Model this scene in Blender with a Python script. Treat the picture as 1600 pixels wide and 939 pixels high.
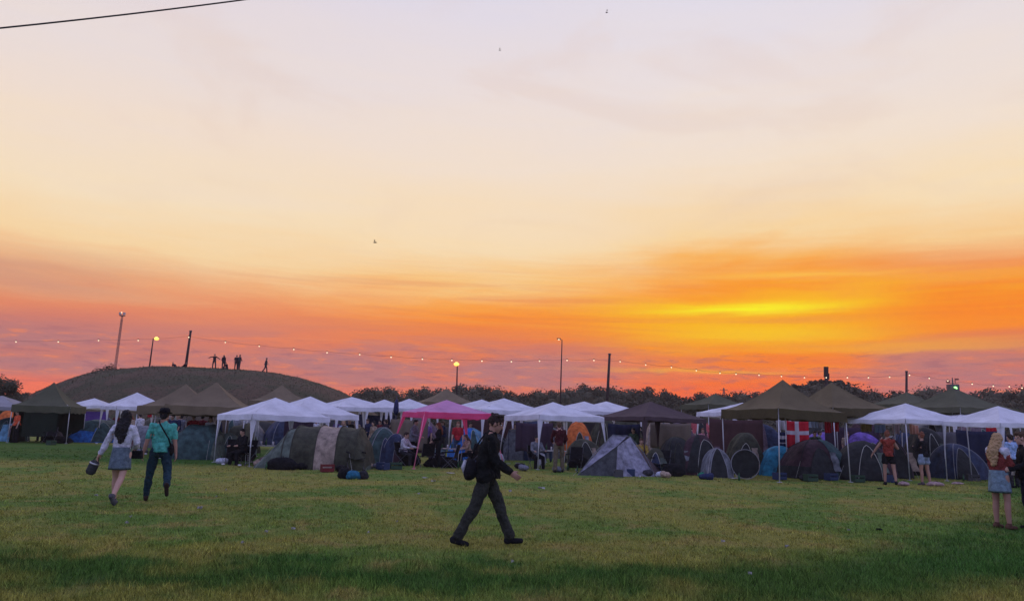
import bpy, bmesh, math, random
import numpy as np
from mathutils import Vector, Matrix, noise, Euler
R = math.radians; PI_ = math.pi
random.seed(7); rng = np.random.default_rng(7)
SC = bpy.context.scene
COL = SC.collection
for o in list(bpy.data.objects): bpy.data.objects.remove(o)

# ------------------------------------------------------------------ camera
F_PX, EYE = 1155.0, 1.626
cam_d = bpy.data.cameras.new('camera'); cam = bpy.data.objects.new('camera', cam_d); COL.objects.link(cam)
cam_d.sensor_width = 36; cam_d.lens = 36*F_PX/1600; cam_d.clip_end = 3000; cam_d.clip_start = 0.1
CM = Matrix.Rotation(R(90+9.6), 3, 'X') @ Matrix.Rotation(R(1.5), 3, 'Z')
cam.matrix_world = Matrix.Translation((0, 0, EYE)) @ CM.to_4x4()
SC.camera = cam
SC.render.resolution_x, SC.render.resolution_y = 1024, 600
SC.render.engine = 'CYCLES'
SC.view_settings.view_transform = 'Standard'; SC.view_settings.look = 'None'
SC.view_settings.gamma = 1; SC.view_settings.exposure = 0.0

def ray(px, py): return CM @ Vector((px-800, 469.5-py, -F_PX))
def P(px, py, D):
    d = ray(px, py); return Vector((0, 0, EYE)) + d*(D/d.y)
def G(px, py):
    d = ray(px, py); return Vector((0, 0, EYE)) + d*(-EYE/d.z)
def lin(r, g, b):
    f = lambda c: (c/255/12.92) if c/255 <= .04045 else ((c/255+.055)/1.055)**2.4
    return (f(r), f(g), f(b), 1)

# ------------------------------------------------------------------ node helper
class N:
    def __init__(s, tree): s.t = tree
    def new(s, typ, **kw):
        n = s.t.nodes.new(typ)
        for k, v in kw.items(): setattr(n, k, v)
        return n
    def put(s, sock, v):
        if isinstance(v, bpy.types.NodeSocket): s.t.links.new(v, sock)
        elif v is not None: sock.default_value = v
    def m(s, op, a, b=None, c=None, clamp=False):
        n = s.new('ShaderNodeMath', operation=op, use_clamp=clamp)
        s.put(n.inputs[0], a); s.put(n.inputs[1], b); s.put(n.inputs[2], c)
        return n.outputs[0]
    def sstep(s, v, a, b):
        n = s.new('ShaderNodeMapRange', interpolation_type='SMOOTHSTEP')
        s.put(n.inputs[0], v); n.inputs[1].default_value = a; n.inputs[2].default_value = b
        return n.outputs[0]
    def mix(s, f, a, b, typ='MIX'):
        n = s.new('ShaderNodeMix', data_type='RGBA', blend_type=typ)
        s.put(n.inputs[0], f); s.put(n.inputs[6], a); s.put(n.inputs[7], b)
        return n.outputs[2]
    def noise(s, vec, scale, detail=4, rough=.5, dist=0):
        n = s.new('ShaderNodeTexNoise'); s.put(n.inputs['Vector'], vec)
        n.inputs['Scale'].default_value = scale; n.inputs['Detail'].default_value = detail
        n.inputs['Roughness'].default_value = rough; n.inputs['Distortion'].default_value = dist
        return n.outputs[0]
    def ramp(s, f, stops):
        n = s.new('ShaderNodeValToRGB'); s.put(n.inputs[0], f); e = n.color_ramp.elements
        while len(e) < len(stops): e.new(.5)
        for i, (p, c) in enumerate(stops): e[i].position = p; e[i].color = c
        return n.outputs[0]
    def xyz(s, x, y, z):
        n = s.new('ShaderNodeCombineXYZ'); s.put(n.inputs[0], x); s.put(n.inputs[1], y); s.put(n.inputs[2], z)
        return n.outputs[0]

# ------------------------------------------------------------------ world: dusk sky with lit cloud streaks
W = bpy.data.worlds.new('World'); SC.world = W; W.use_nodes = True
W.node_tree.nodes.clear(); n = N(W.node_tree)
tc = n.new('ShaderNodeTexCoord'); sp = n.new('ShaderNodeSeparateXYZ'); n.put(sp.inputs[0], tc.outputs['Generated'])
X, Y, Z = sp.outputs
el = n.m('MULTIPLY', n.m('ARCSINE', Z), 180/math.pi)                 # degrees above the horizon
az = n.m('MULTIPLY', n.m('ARCTAN2', X, Y), 180/math.pi)              # degrees right of north
# streaky distortion of the layers
w1 = n.noise(n.xyz(n.m('MULTIPLY', az, .045), n.m('MULTIPLY', n.m('ADD', el, n.m('MULTIPLY', az, -.03)), .22), 1.7), 1.0, 5, .55, .4)
w2 = n.noise(n.xyz(n.m('MULTIPLY', az, .10), n.m('MULTIPLY', n.m('ADD', el, n.m('MULTIPLY', az, .02)), 1.1), 5.3), 1.0, 5, .6, .6)
w1c = n.m('SUBTRACT', w1, .5); w2c = n.m('SUBTRACT', w2, .5)
damp = n.m('ADD', n.m('MULTIPLY', n.sstep(el, 1, 14), .8), .5)
e2 = n.m('ADD', el, n.m('ADD', n.m('MULTIPLY', n.m('MULTIPLY', w1c, 4.2), damp), n.m('MULTIPLY', w2c, 2.2)))
T = n.m('DIVIDE', e2, 40, clamp=True)
def st(deg, *c): return (deg/40, lin(*c))
left = n.ramp(T, [st(0, 250, 112, 78), st(2.0, 246, 118, 84), st(3.2, 206, 122, 108), st(4.4, 202, 122, 112), st(5.8, 226, 128, 98),
                  st(7.4, 236, 142, 98), st(9.2, 243, 178, 126), st(11.6, 250, 216, 166), st(15, 248, 225, 192), st(20, 242, 223, 208), st(25, 234, 221, 219), st(32, 224, 216, 229), st(40, 208, 206, 230)])
mid = n.ramp(T, [st(0, 240, 106, 70), st(2.2, 230, 118, 90), st(4.2, 214, 122, 100), st(6.0, 240, 126, 66), st(8.3, 254, 146, 42),
                 st(9.4, 255, 164, 66), st(11.2, 252, 200, 128), st(13.8, 251, 222, 178), st(20, 244, 225, 207), st(25, 236, 223, 221), st(32, 225, 219, 232), st(40, 208, 206, 230)])
sunr = n.ramp(T, [st(0, 244, 92, 50), st(2.2, 252, 98, 40), st(4, 255, 116, 22), st(6, 255, 142, 10), st(7.6, 255, 170, 8), st(9.6, 255, 190, 14),
                  st(10.8, 255, 156, 38), st(12.3, 253, 184, 96), st(14.5, 251, 216, 162), st(20, 245, 226, 206), st(25, 237, 225, 223), st(32, 226, 221, 234), st(40, 208, 206, 230)])
right = n.ramp(T, [st(0, 232, 104, 84), st(2.2, 224, 110, 92), st(4, 218, 110, 96), st(5.5, 244, 132, 58), st(7.3, 255, 138, 26), st(9, 252, 132, 34),
                   st(11.2, 246, 158, 92), st(13.6, 250, 206, 146), st(16.5, 250, 224, 184), st(21, 243, 226, 211), st(32, 225, 220, 234), st(40, 208, 206, 230)])
c = n.mix(n.sstep(az, -24, -2), left, mid)
c = n.mix(n.sstep(az, 0, 15), c, sunr)
c = n.mix(n.sstep(az, 20, 33), c, right)
# fine layering of the lit cloud sheet
ly = n.noise(n.xyz(n.m('MULTIPLY', az, .035), n.m('MULTIPLY', n.m('ADD', el, n.m('MULTIPLY', az, .015)), 1.15), 7.7), 1.0, 5, .6, .7)
lm = n.m('MULTIPLY', n.sstep(el, 4, 6), n.m('SUBTRACT', 1, n.sstep(el, 9.5, 14)))
c = n.mix(n.m('MULTIPLY', n.m('MULTIPLY', n.m('MULTIPLY', n.sstep(ly, .46, .72), n.sstep(az, -30, -4)), lm), .42), c, n.mix(n.sstep(az, -14, 4), lin(208, 124, 108), lin(228, 112, 76)))
c = n.mix(n.m('MULTIPLY', n.m('MULTIPLY', n.m('MULTIPLY', n.sstep(ly, .50, .30), n.sstep(az, -36, -10)), lm), .40), c, n.mix(n.sstep(az, -16, 12), lin(240, 156, 108), lin(255, 184, 22)))
# mauve low cloud bank, broken
bank_n = n.noise(n.xyz(n.m('MULTIPLY', az, .07), n.m('MULTIPLY', n.m('ADD', el, n.m('MULTIPLY', az, -.012)), .55), 9.1), 1.0, 6, .6, .5)
bank = n.m('MULTIPLY', n.m('MULTIPLY', n.sstep(el, 1.8, 3.2), n.m('SUBTRACT', 1, n.sstep(el, 4.6, 7.6))), n.sstep(bank_n, .40, .56))
c = n.mix(n.m('MULTIPLY', n.m('MULTIPLY', bank, n.m('SUBTRACT', 1, n.m('MULTIPLY', n.m('MULTIPLY', n.sstep(az, 2, 12), n.sstep(az, 30, 22)), .75))), .88), c, lin(186, 122, 122))
# small ripples near the horizon
rp = n.noise(n.xyz(n.m('MULTIPLY', az, .55), n.m('MULTIPLY', el, 3.2), 3.3), 1.0, 4, .6, .3)
rmask = n.m('MULTIPLY', n.sstep(el, 1.2, 2.6), n.m('SUBTRACT', 1, n.sstep(el, 5.0, 6.6)))
c = n.mix(n.m('MULTIPLY', n.m('MULTIPLY', n.sstep(rp, .52, .68), rmask), .40), c, lin(150, 92, 110))
c = n.mix(n.m('MULTIPLY', n.m('MULTIPLY', n.sstep(rp, .46, .30), rmask), .42), c, lin(255, 140, 72))
# mauve smudge, upper left
sm = n.m('MULTIPLY', n.m('MULTIPLY', n.sstep(el, 6.8, 8.6), n.m('SUBTRACT', 1, n.sstep(el, 9.4, 11.6))), n.m('SUBTRACT', 1, n.sstep(az, -33, -20)))
c = n.mix(n.m('MULTIPLY', n.m('MULTIPLY', sm, n.sstep(w1, .30, .62)), .75), c, lin(206, 144, 124))
# bright core of the afterglow: two thin yellow streaks
def streak(ea, aa, se, sa, tilt):
    de = n.m('SUBTRACT', n.m('ADD', n.m('ADD', el, n.m('MULTIPLY', w2c, 1.3)), n.m('MULTIPLY', n.m('SUBTRACT', az, aa), tilt)), ea)
    q = n.m('ADD', n.m('POWER', n.m('ABSOLUTE', n.m('DIVIDE', de, se)), 2), n.m('POWER', n.m('ABSOLUTE', n.m('DIVIDE', n.m('SUBTRACT', az, aa), sa)), 2))
    return n.m('EXPONENT', n.m('MULTIPLY', q, -1))
c = n.mix(n.m('MULTIPLY', streak(9.0, 18.0, .34, 6.5, -.02), 1.0), c, lin(255, 240, 24))
c = n.mix(n.m('MULTIPLY', streak(7.2, 19.0, .75, 7.5, .02), .75), c, lin(255, 205, 6))
c = n.mix(n.m('MULTIPLY', streak(11.3, 22, .22, 7, .02), .5), c, lin(255, 206, 80))
c = n.mix(n.m('MULTIPLY', streak(4.35, 14.5, .16, 7, .01), .55), c, lin(255, 190, 50))
c = n.mix(n.m('MULTIPLY', streak(6.0, 27, .3, 9, -.01), .55), c, lin(255, 178, 20))
# faint high wisps
hw = n.noise(n.xyz(n.m('MULTIPLY', az, .06), n.m('MULTIPLY', n.m('ADD', el, n.m('MULTIPLY', az, .12)), .16), 2.2), 1.0, 5, .55, .8)
c = n.mix(n.m('MULTIPLY', n.m('MULTIPLY', n.sstep(hw, .50, .70), n.sstep(el, 11, 17)), .2), c, lin(224, 194, 178))
# dusk blue overhead and behind
sky = n.new('ShaderNodeTexSky', sky_type='NISHITA'); sky.sun_disc = False; sky.sun_elevation = R(1.5); sky.sun_rotation = R(18.5)
nis = n.mix(1.0, sky.outputs[0], (.10, .10, .10, 1), 'MULTIPLY')
dusk = n.mix(.15, (.56, .59, 1.10, 1), nis)
up = n.sstep(el, 34, 60)
front = n.sstep(Y, .25, .75)
c = n.mix(n.m('MAXIMUM', up, n.m('SUBTRACT', 1, front)), c, dusk)
# below the horizon
c = n.mix(n.sstep(el, -.3, -3.0), c, (.05, .045, .03, 1))
bg = n.new('ShaderNodeBackground'); n.put(bg.inputs[0], c); bg.inputs[1].default_value = 1.0
wo = n.new('ShaderNodeOutputWorld'); W.node_tree.links.new(bg.outputs[0], wo.inputs[0])
try: W.cycles.sampling_method = 'MANUAL'; W.cycles.sample_map_resolution = 1024
except Exception: pass

# ------------------------------------------------------------------ the sun, all but set
sd = bpy.data.lights.new('sun', 'SUN'); sd.energy = .35; sd.angle = R(8); sd.color = (1, .55, .25)
so = bpy.data.objects.new('sun', sd); COL.objects.link(so)
# ------------------------------------------------------------------ evening haze
hz_m = bpy.data.materials.new('haze'); hz_m.use_nodes = True; hz_m.node_tree.nodes.clear(); n = N(hz_m.node_tree)
pv = n.new('ShaderNodeVolumePrincipled'); pv.inputs['Color'].default_value = (1, .80, .66, 1); pv.inputs['Density'].default_value = .00042
n.put(n.new('ShaderNodeOutputMaterial').inputs['Volume'], pv.outputs[0])
hme = bpy.data.meshes.new('haze'); hb = bmesh.new(); bmesh.ops.create_cube(hb, size=1); hb.to_mesh(hme); hb.free(); hme.materials.append(hz_m)
haze = bpy.data.objects.new('haze', hme); COL.objects.link(haze); haze.scale = (760, 460, 33); haze.location = (0, 170, 15.5); haze['kind'] = 'stuff'
so.rotation_euler = Vector((math.sin(R(18.5)), math.cos(R(18.5)), math.tan(R(3)))).to_track_quat('Z', 'Y').to_euler()

# ------------------------------------------------------------------ object helpers
def tag(o, label=None, cat=None, group=None, kind=None):
    if label: o['label'] = label
    if cat: o['category'] = cat
    if group: o['group'] = group
    if kind: o['kind'] = kind
    return o
def thing(name, label, cat, loc=(0, 0, 0), rz=0, group=None):
    o = bpy.data.objects.new(name, None); COL.objects.link(o); o.location = loc; o.rotation_euler = (0, 0, rz)
    o.empty_display_size = .2
    return tag(o, label, cat, group)
class MB:
    def __init__(s): s.v = []; s.f = []; s.mi = []
    def face(s, idx, mi=0): s.f.append(tuple(idx)); s.mi.append(mi)
    def verts(s, pts):
        b = len(s.v); s.v += [tuple(p) for p in pts]; return b
    def box(s, c, d, rot=None, mi=0, taper=1.0):
        M = rot or Matrix.Identity(3); c = Vector(c); pts = []
        for z in (-1, 1):
            k = taper if z > 0 else 1
            for x, y in ((-1, -1), (1, -1), (1, 1), (-1, 1)):
                pts.append(c + M @ Vector((x*d[0]/2*k, y*d[1]/2*k, z*d[2]/2)))
        b = s.verts(pts)
        for q in ((3, 2, 1, 0), (4, 5, 6, 7), (0, 1, 5, 4), (1, 2, 6, 5), (2, 3, 7, 6), (3, 0, 4, 7)): s.face([b+i for i in q], mi)
        return s
    def tube(s, pts, r, seg=8, mi=0, cap=True, flat=1.0):
        pts = [Vector(p) for p in pts]; rs = r if isinstance(r, (list, tuple)) else [r]*len(pts)
        prev = None; rings = []
        for i, p in enumerate(pts):
            d = (pts[min(i+1, len(pts)-1)] - pts[max(i-1, 0)]).normalized()
            if prev is None:
                a = Vector((0, 0, 1)) if abs(d.z) < .9 else Vector((1, 0, 0)); u = d.cross(a).normalized()
            else: u = (prev - d*prev.dot(d)).normalized()
            prev = u; w = d.cross(u)
            rings.append(s.verts([p + (u*math.cos(t)*rs[i] + w*math.sin(t)*rs[i]*flat) for t in [k*2*math.pi/seg for k in range(seg)]]))
        for a, b in zip(rings, rings[1:]):
            for k in range(seg): s.face((a+k, a+(k+1) % seg, b+(k+1) % seg, b+k), mi)
        if cap:
            s.face([rings[0]+k for k in range(seg)][::-1], mi); s.face([rings[-1]+k for k in range(seg)], mi)
        return s
    def ell(s, c, r, rot=None, seg=14, ring=9, mi=0):
        M = rot or Matrix.Identity(3); c = Vector(c); rows = []
        for i in range(ring+1):
            a = math.pi*i/ring; rr = max(math.sin(a), 1e-3)
            rows.append(s.verts([c + M @ Vector((r[0]*rr*math.cos(t), r[1]*rr*math.sin(t), r[2]*math.cos(a))) for t in [k*2*math.pi/seg for k in range(seg)]]))
        for a, b in zip(rows, rows[1:]):
            for k in range(seg): s.face((a+k, b+k, b+(k+1) % seg, a+(k+1) % seg), mi)
        s.face([rows[0]+k for k in range(seg)], mi); s.face([rows[-1]+k for k in range(seg)][::-1], mi)
        return s
    def cap(s, p0, p1, r0, r1, seg=12, flat=1.0, nrm=None):
        p0 = Vector(p0); p1 = Vector(p1); d = (p1-p0); L = d.length; d = d/L if L > 1e-6 else Vector((0, 0, 1))
        if nrm is not None: u = (Vector(nrm) - d*Vector(nrm).dot(d)).normalized()
        else:
            a = Vector((0, 0, 1)) if abs(d.z) < .9 else Vector((0, 1, 0)); u = d.cross(a).normalized()
        w = d.cross(u); rows = []; prof = []
        for a in (-80, -50, -25, 0): prof.append((p0 + d*r0*math.sin(R(a)), r0*math.cos(R(a))))
        for a in (0, 25, 50, 80): prof.append((p1 + d*r1*math.sin(R(a)), r1*math.cos(R(a))))
        for p, r in prof: rows.append(s.verts([p + u*math.cos(t)*r*flat + w*math.sin(t)*r for t in [k*2*math.pi/seg for k in range(seg)]]))
        for a, b in zip(rows, rows[1:]):
            for k in range(seg): s.face((a+k, a+(k+1) % seg, b+(k+1) % seg, b+k))
        s.face([rows[0]+k for k in range(seg)][::-1]); s.face([rows[-1]+k for k in range(seg)])
        return s
    def grid(s, rows, mi=0, closed=False):
        """rows: list of equal-length lists of points"""
        b = [s.verts(r) for r in rows]; m = len(rows[0])
        for i in range(len(rows)-1):
            for k in range(m if closed else m-1):
                mm = mi(i, k) if callable(mi) else mi
                s.face((b[i]+k, b[i]+(k+1) % m, b[i+1]+(k+1) % m, b[i+1]+k), mm)
        return s
    def mesh(s, name, mats, smooth=True):
        me = bpy.data.meshes.new(name); me.from_pydata(s.v, [], s.f)
        for m_ in (mats if isinstance(mats, (list, tuple)) else [mats]): me.materials.append(m_)
        me.polygons.foreach_set('material_index', s.mi if len(s.mi) == len(s.f) else [0]*len(s.f))
        me.polygons.foreach_set('use_smooth', [smooth]*len(s.f)); me.update()
        return me
    def build(s, name, mats, parent=None, smooth=False, loc=None):
        o = bpy.data.objects.new(name, s.mesh(name, mats, smooth)); COL.objects.link(o)
        if parent: o.parent = parent
        if loc is not None: o.location = loc
        return o
def copy_tree(o, parent=None):
    c = o.copy(); COL.objects.link(c)
    if parent: c.parent = parent
    for ch in list(o.children): copy_tree(ch, c)
    return c

# ------------------------------------------------------------------ materials
MATS = {}
def mat(name, col, rough=.8, bump=0, bscale=20, var=.12, vscale=3, metal=0, trans=0, emit=None, estr=0, spec=.3, key=None):
    k = key or name
    if k in MATS: return MATS[k]
    m = bpy.data.materials.new(name); m.use_nodes = True; n = N(m.node_tree)
    b = m.node_tree.nodes['Principled BSDF']; out = m.node_tree.nodes['Material Output']
    b.inputs['Roughness'].default_value = rough; b.inputs['Metallic'].default_value = metal
    b.inputs['Specular IOR Level'].default_value = spec
    g = n.new('ShaderNodeTexCoord').outputs['Object']
    nz = n.noise(g, vscale, 4, .6)
    if len(col) == 3: col = (*col, 1)
    d = tuple(max(0, x*(1-var*2)) for x in col[:3])+(1,); l = tuple(min(.95, x*(1+var*1.2)) for x in col[:3])+(1,)
    cc = n.ramp(nz, [(.3, d), (.7, l)]); n.put(b.inputs['Base Color'], cc)
    if bump:
        bp = n.new('ShaderNodeBump'); bp.inputs['Strength'].default_value = bump; bp.inputs['Distance'].default_value = .03
        n.put(bp.inputs['Height'], n.noise(g, bscale, 5, .6)); n.put(b.inputs['Normal'], bp.outputs[0])
    if emit: b.inputs['Emission Color'].default_value = (*emit, 1); b.inputs['Emission Strength'].default_value = estr
    if trans:
        t = n.new('ShaderNodeBsdfTranslucent'); n.put(t.inputs[0], cc)
        mx = n.new('ShaderNodeMixShader'); mx.inputs[0].default_value = trans
        m.node_tree.links.new(b.outputs[0], mx.inputs[1]); m.node_tree.links.new(t.outputs[0], mx.inputs[2])
        m.node_tree.links.new(mx.outputs[0], out.inputs[0])
    MATS[k] = m; return m
def cloth(name, r, g, b, trans=0., bump=.8, bs=7):      # r,g,b: albedo
    return mat(name, (r, g, b), .85, bump, bs, .10, 1.5, trans=trans, spec=.2, key='%s_%g_%g_%g' % (name, r, g, b))  #
white_fab = cloth('white_canopy', .78, .78, .83, .22)
steel = mat('pale_steel', (.55, .55, .56), .45, metal=.3)
darksteel = mat('dark_steel', (.09, .09, .10), .5, metal=.3)
black = mat('black_plastic', (.015, .015, .017), .6)
rope = mat('guy_rope', (.45, .44, .38), .9)

# ------------------------------------------------------------------ grass colour, shared by turf and blades
def grass_group():
    g = bpy.data.node_groups.new('turf_colour', 'ShaderNodeTree')
    g.interface.new_socket('Color', in_out='OUTPUT', socket_type='NodeSocketColor')
    g.interface.new_socket('Tone', in_out='OUTPUT', socket_type='NodeSocketFloat')
    n = N(g); go = n.new('NodeGroupOutput')
    pos = n.new('ShaderNodeNewGeometry').outputs['Position']; s = n.new('ShaderNodeSeparateXYZ'); n.put(s.inputs[0], pos)
    x, y, z = s.outputs; flat = n.xyz(x, y, 0)
    big = n.noise(flat, .22, 5, .6, .5); med = n.noise(flat, 1.1, 5, .65, .4); fine = n.noise(flat, 9, 5, .7); vf = n.noise(flat, 45, 3, .7)
    olive = (.285, .28, .062, 1); brown = (.34, .275, .088, 1); green = (.14, .24, .046, 1); lush = (.045, .140, .026, 1)
    c = n.mix(n.sstep(big, .42, .60), olive, green)
    c = n.mix(n.m('MULTIPLY', n.sstep(med, .50, .66), .75), c, brown)
    c = n.mix(n.m('MULTIPLY', n.sstep(fine, .54, .70), .5), c, green)
    # ribbon of longer, lusher turf nearest the camera, bending away to the right
    xr = n.m('MAXIMUM', n.m('SUBTRACT', x, .5), 0)
    mid = n.m('ADD', 8.35, n.m('MULTIPLY', n.m('MULTIPLY', xr, xr), .055))
    hw = n.m('ADD', .75, n.m('MULTIPLY', xr, .2))
    wob = n.m('MULTIPLY', n.m('SUBTRACT', n.noise(flat, .45, 5, .65), .5), 6.0)
    q = n.m('DIVIDE', n.m('ABSOLUTE', n.m('ADD', n.m('SUBTRACT', y, mid), wob)), hw)
    c = n.mix(n.m('MULTIPLY', n.sstep(q, 1.5, .25), .85), c, lush)
    # green strip beside the far left tents
    q2 = n.m('MULTIPLY', n.sstep(n.m('ADD', x, wob), -7.5, -11), n.m('MULTIPLY', n.sstep(n.m('ADD', y, wob), 24, 28), n.sstep(y, 44, 40)))
    c = n.mix(n.m('MULTIPLY', q2, .8), c, (.03, .12, .015, 1))
    c = n.mix(n.sstep(vf, .30, .62), n.mix(1, c, (.45, .45, .45, 1), 'MULTIPLY'), n.mix(1, c, (1.25, 1.25, 1.2, 1), 'MULTIPLY'))
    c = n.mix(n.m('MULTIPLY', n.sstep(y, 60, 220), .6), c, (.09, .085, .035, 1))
    n.put(go.inputs[0], c); n.put(go.inputs[1], vf)
    return g
GG = grass_group()
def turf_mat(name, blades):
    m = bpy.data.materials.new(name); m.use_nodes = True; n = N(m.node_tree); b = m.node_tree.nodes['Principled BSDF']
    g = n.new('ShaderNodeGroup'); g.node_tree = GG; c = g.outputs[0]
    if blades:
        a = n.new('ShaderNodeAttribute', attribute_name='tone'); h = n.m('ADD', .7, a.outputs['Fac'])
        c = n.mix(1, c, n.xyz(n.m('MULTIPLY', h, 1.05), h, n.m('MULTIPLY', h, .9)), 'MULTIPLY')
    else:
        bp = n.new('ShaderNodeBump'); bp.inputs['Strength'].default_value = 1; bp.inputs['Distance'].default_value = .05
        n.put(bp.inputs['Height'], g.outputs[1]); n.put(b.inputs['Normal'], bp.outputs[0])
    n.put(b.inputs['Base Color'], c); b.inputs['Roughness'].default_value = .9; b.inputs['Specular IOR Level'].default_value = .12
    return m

# ------------------------------------------------------------------ ground
def gz(x, y):
    return .035*noise.noise(Vector((x*.35, y*.35, 0))) + .02*noise.noise(Vector((x*1.3, y*1.3, 3)))
mb = MB()
ys = [-30, -10, 0, 3] + list(np.arange(4, 40, .5)) + [42, 46, 52, 60, 75, 100, 140, 200, 270, 350]
xs = [-350, -200, -120, -70, -45, -32] + list(np.arange(-26, 26.1, .8)) + [32, 45, 70, 120, 200, 350]
mb.grid([[(x, y, gz(x, y) if 3 < y < 45 and abs(x) < 30 else 0) for x in xs] for y in ys])
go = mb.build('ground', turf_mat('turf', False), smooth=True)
for p in go.data.polygons[:1]: pass
go.data.flip_normals() if go.data.polygons[0].normal.z < 0 else None
tag(go, kind='structure')

# grass blades
NT, NB = 80000, 5
inv = rng.uniform(1/36, 1/6.0, NT); gy = 1/inv; gx = rng.uniform(-.78, .78, NT)*gy
lush = np.exp(-((gy-(8.35+.055*np.maximum(gx-.5, 0)**2))/(1+.2*np.maximum(gx-.5, 0)))**2)
hgt = rng.uniform(.02, .05, NT)*(1+.8*lush)*np.where(rng.random(NT) < .06, 1.9, 1)
bx = np.repeat(gx, NB)+rng.normal(0, .035, NT*NB); by = np.repeat(gy, NB)+rng.normal(0, .035, NT*NB)
bh = np.repeat(hgt, NB)*rng.uniform(.6, 1.3, NT*NB); wd = np.maximum(.0035, .00042*by)*rng.uniform(.7, 1.4, NT*NB)
ang = rng.uniform(0, math.pi, NT*NB); lx = rng.normal(0, .5, NT*NB)*bh; ly = rng.normal(0, .5, NT*NB)*bh
gzv = np.array([gz(x, y) for x, y in zip(gx, gy)]); bz = np.repeat(gzv, NB)-.006
V = np.empty((NT*NB, 3, 3)); V[:, 0] = np.stack([bx-np.cos(ang)*wd, by-np.sin(ang)*wd, bz], 1); V[:, 1] = np.stack([bx+np.cos(ang)*wd, by+np.sin(ang)*wd, bz], 1)
V[:, 2] = np.stack([bx+lx, by+ly, bz+bh], 1)
me = bpy.data.meshes.new('grass'); nb = NT*NB
me.vertices.add(nb*3); me.vertices.foreach_set('co', V.reshape(-1).astype(np.float32))
me.loops.add(nb*3); me.loops.foreach_set('vertex_index', np.arange(nb*3, dtype=np.int32))
me.polygons.add(nb); me.polygons.foreach_set('loop_start', np.arange(0, nb*3, 3, dtype=np.int32))
try: me.polygons.foreach_set('loop_total', np.full(nb, 3, dtype=np.int32))
except Exception: pass
at = me.attributes.new('tone', 'FLOAT', 'POINT'); at.data.foreach_set('value', np.repeat(np.clip(np.repeat(rng.normal(.4, .32, NT), NB)+rng.normal(0, .3, nb), -.35, 1.3), 3).astype(np.float32))
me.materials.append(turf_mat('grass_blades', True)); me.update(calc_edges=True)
o = bpy.data.objects.new('grass', me); COL.objects.link(o)
tag(o, 'short trampled olive and green grass of the open field', 'grass', kind='stuff')

# ------------------------------------------------------------------ hill
HD = 88.0
prof = [(20, 640), (45, 618), (75, 604), (110, 592), (145, 583), (180, 578), (230, 575), (290, 574.5), (340, 576), (390, 580), (430, 584), (470, 592), (505, 602), (540, 616), (570, 632), (600, 655)]
hp = [(P(a, b, HD).x, max(P(a, b, HD).z, 0)) for a, b in prof]
hx, hz = np.array([p[0] for p in hp]), np.array([p[1] for p in hp])
def hillz(x, y):
    c = np.interp(x*HD/y, hx, hz); t = (y-HD)/(24.0*math.sqrt(max(c, .02)/hz.max()))
    if abs(t) >= 1: return -.3
    return c*(1-t*t)**.8 + .22*noise.noise(Vector((x*.22, y*.22, 1)))+.05*noise.noise(Vector((x*2, y*2, 1))) - .02
mb = MB(); xr = np.linspace(hx[0]*1.28, hx[-1]*.72, 170); yr = np.linspace(HD-24, HD+24, 70)
mb.grid([[(x, y, hillz(x, y)) for x in xr] for y in yr])
m = bpy.data.materials.new('dry_hill_grass'); m.use_nodes = True; n = N(m.node_tree); b = m.node_tree.nodes['Principled BSDF']
g = n.new('ShaderNodeTexCoord').outputs['Object']
c = n.mix(n.sstep(n.noise(g, .25, 5, .65, .5), .42, .60), (.115, .074, .040, 1), (.066, .064, .026, 1))
c = n.mix(n.m('MULTIPLY', n.sstep(n.noise(g, 3.5, 5, .7), .45, .65), .75), c, (.04, .036, .014, 1))
n.put(b.inputs['Base Color'], c); b.inputs['Roughness'].default_value = 1
bp = n.new('ShaderNodeBump'); bp.inputs['Strength'].default_value = 1; bp.inputs['Distance'].default_value = .25
n.put(bp.inputs['Height'], n.noise(g, 4, 5, .7)); n.put(b.inputs['Normal'], bp.outputs[0])
hill = mb.build('hill', m, smooth=True); tag(hill, kind='structure')
# rough growth on the crest
mb = MB()
for i in range(9000):
    x = random.uniform(hx[1], hx[-2]); y = random.uniform(HD-22, HD+4); z = hillz(x, y); h = random.uniform(.05, .16) * (1.9 if -47 < x < -46 or random.random() < .02 else 1)
    if z < .2: continue
    a = random.uniform(0, 6.28); w = .04
    b_ = mb.verts([(x-w*math.cos(a), y-w*math.sin(a), z-.03), (x+w*math.cos(a), y+w*math.sin(a), z-.03), (x+random.uniform(-.08, .08), y, z+h)]); mb.face((b_, b_+1, b_+2))
tag(mb.build('hill_grass', m), 'rough dry grass covering the mound behind the camp', 'grass', kind='stuff')

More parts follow.
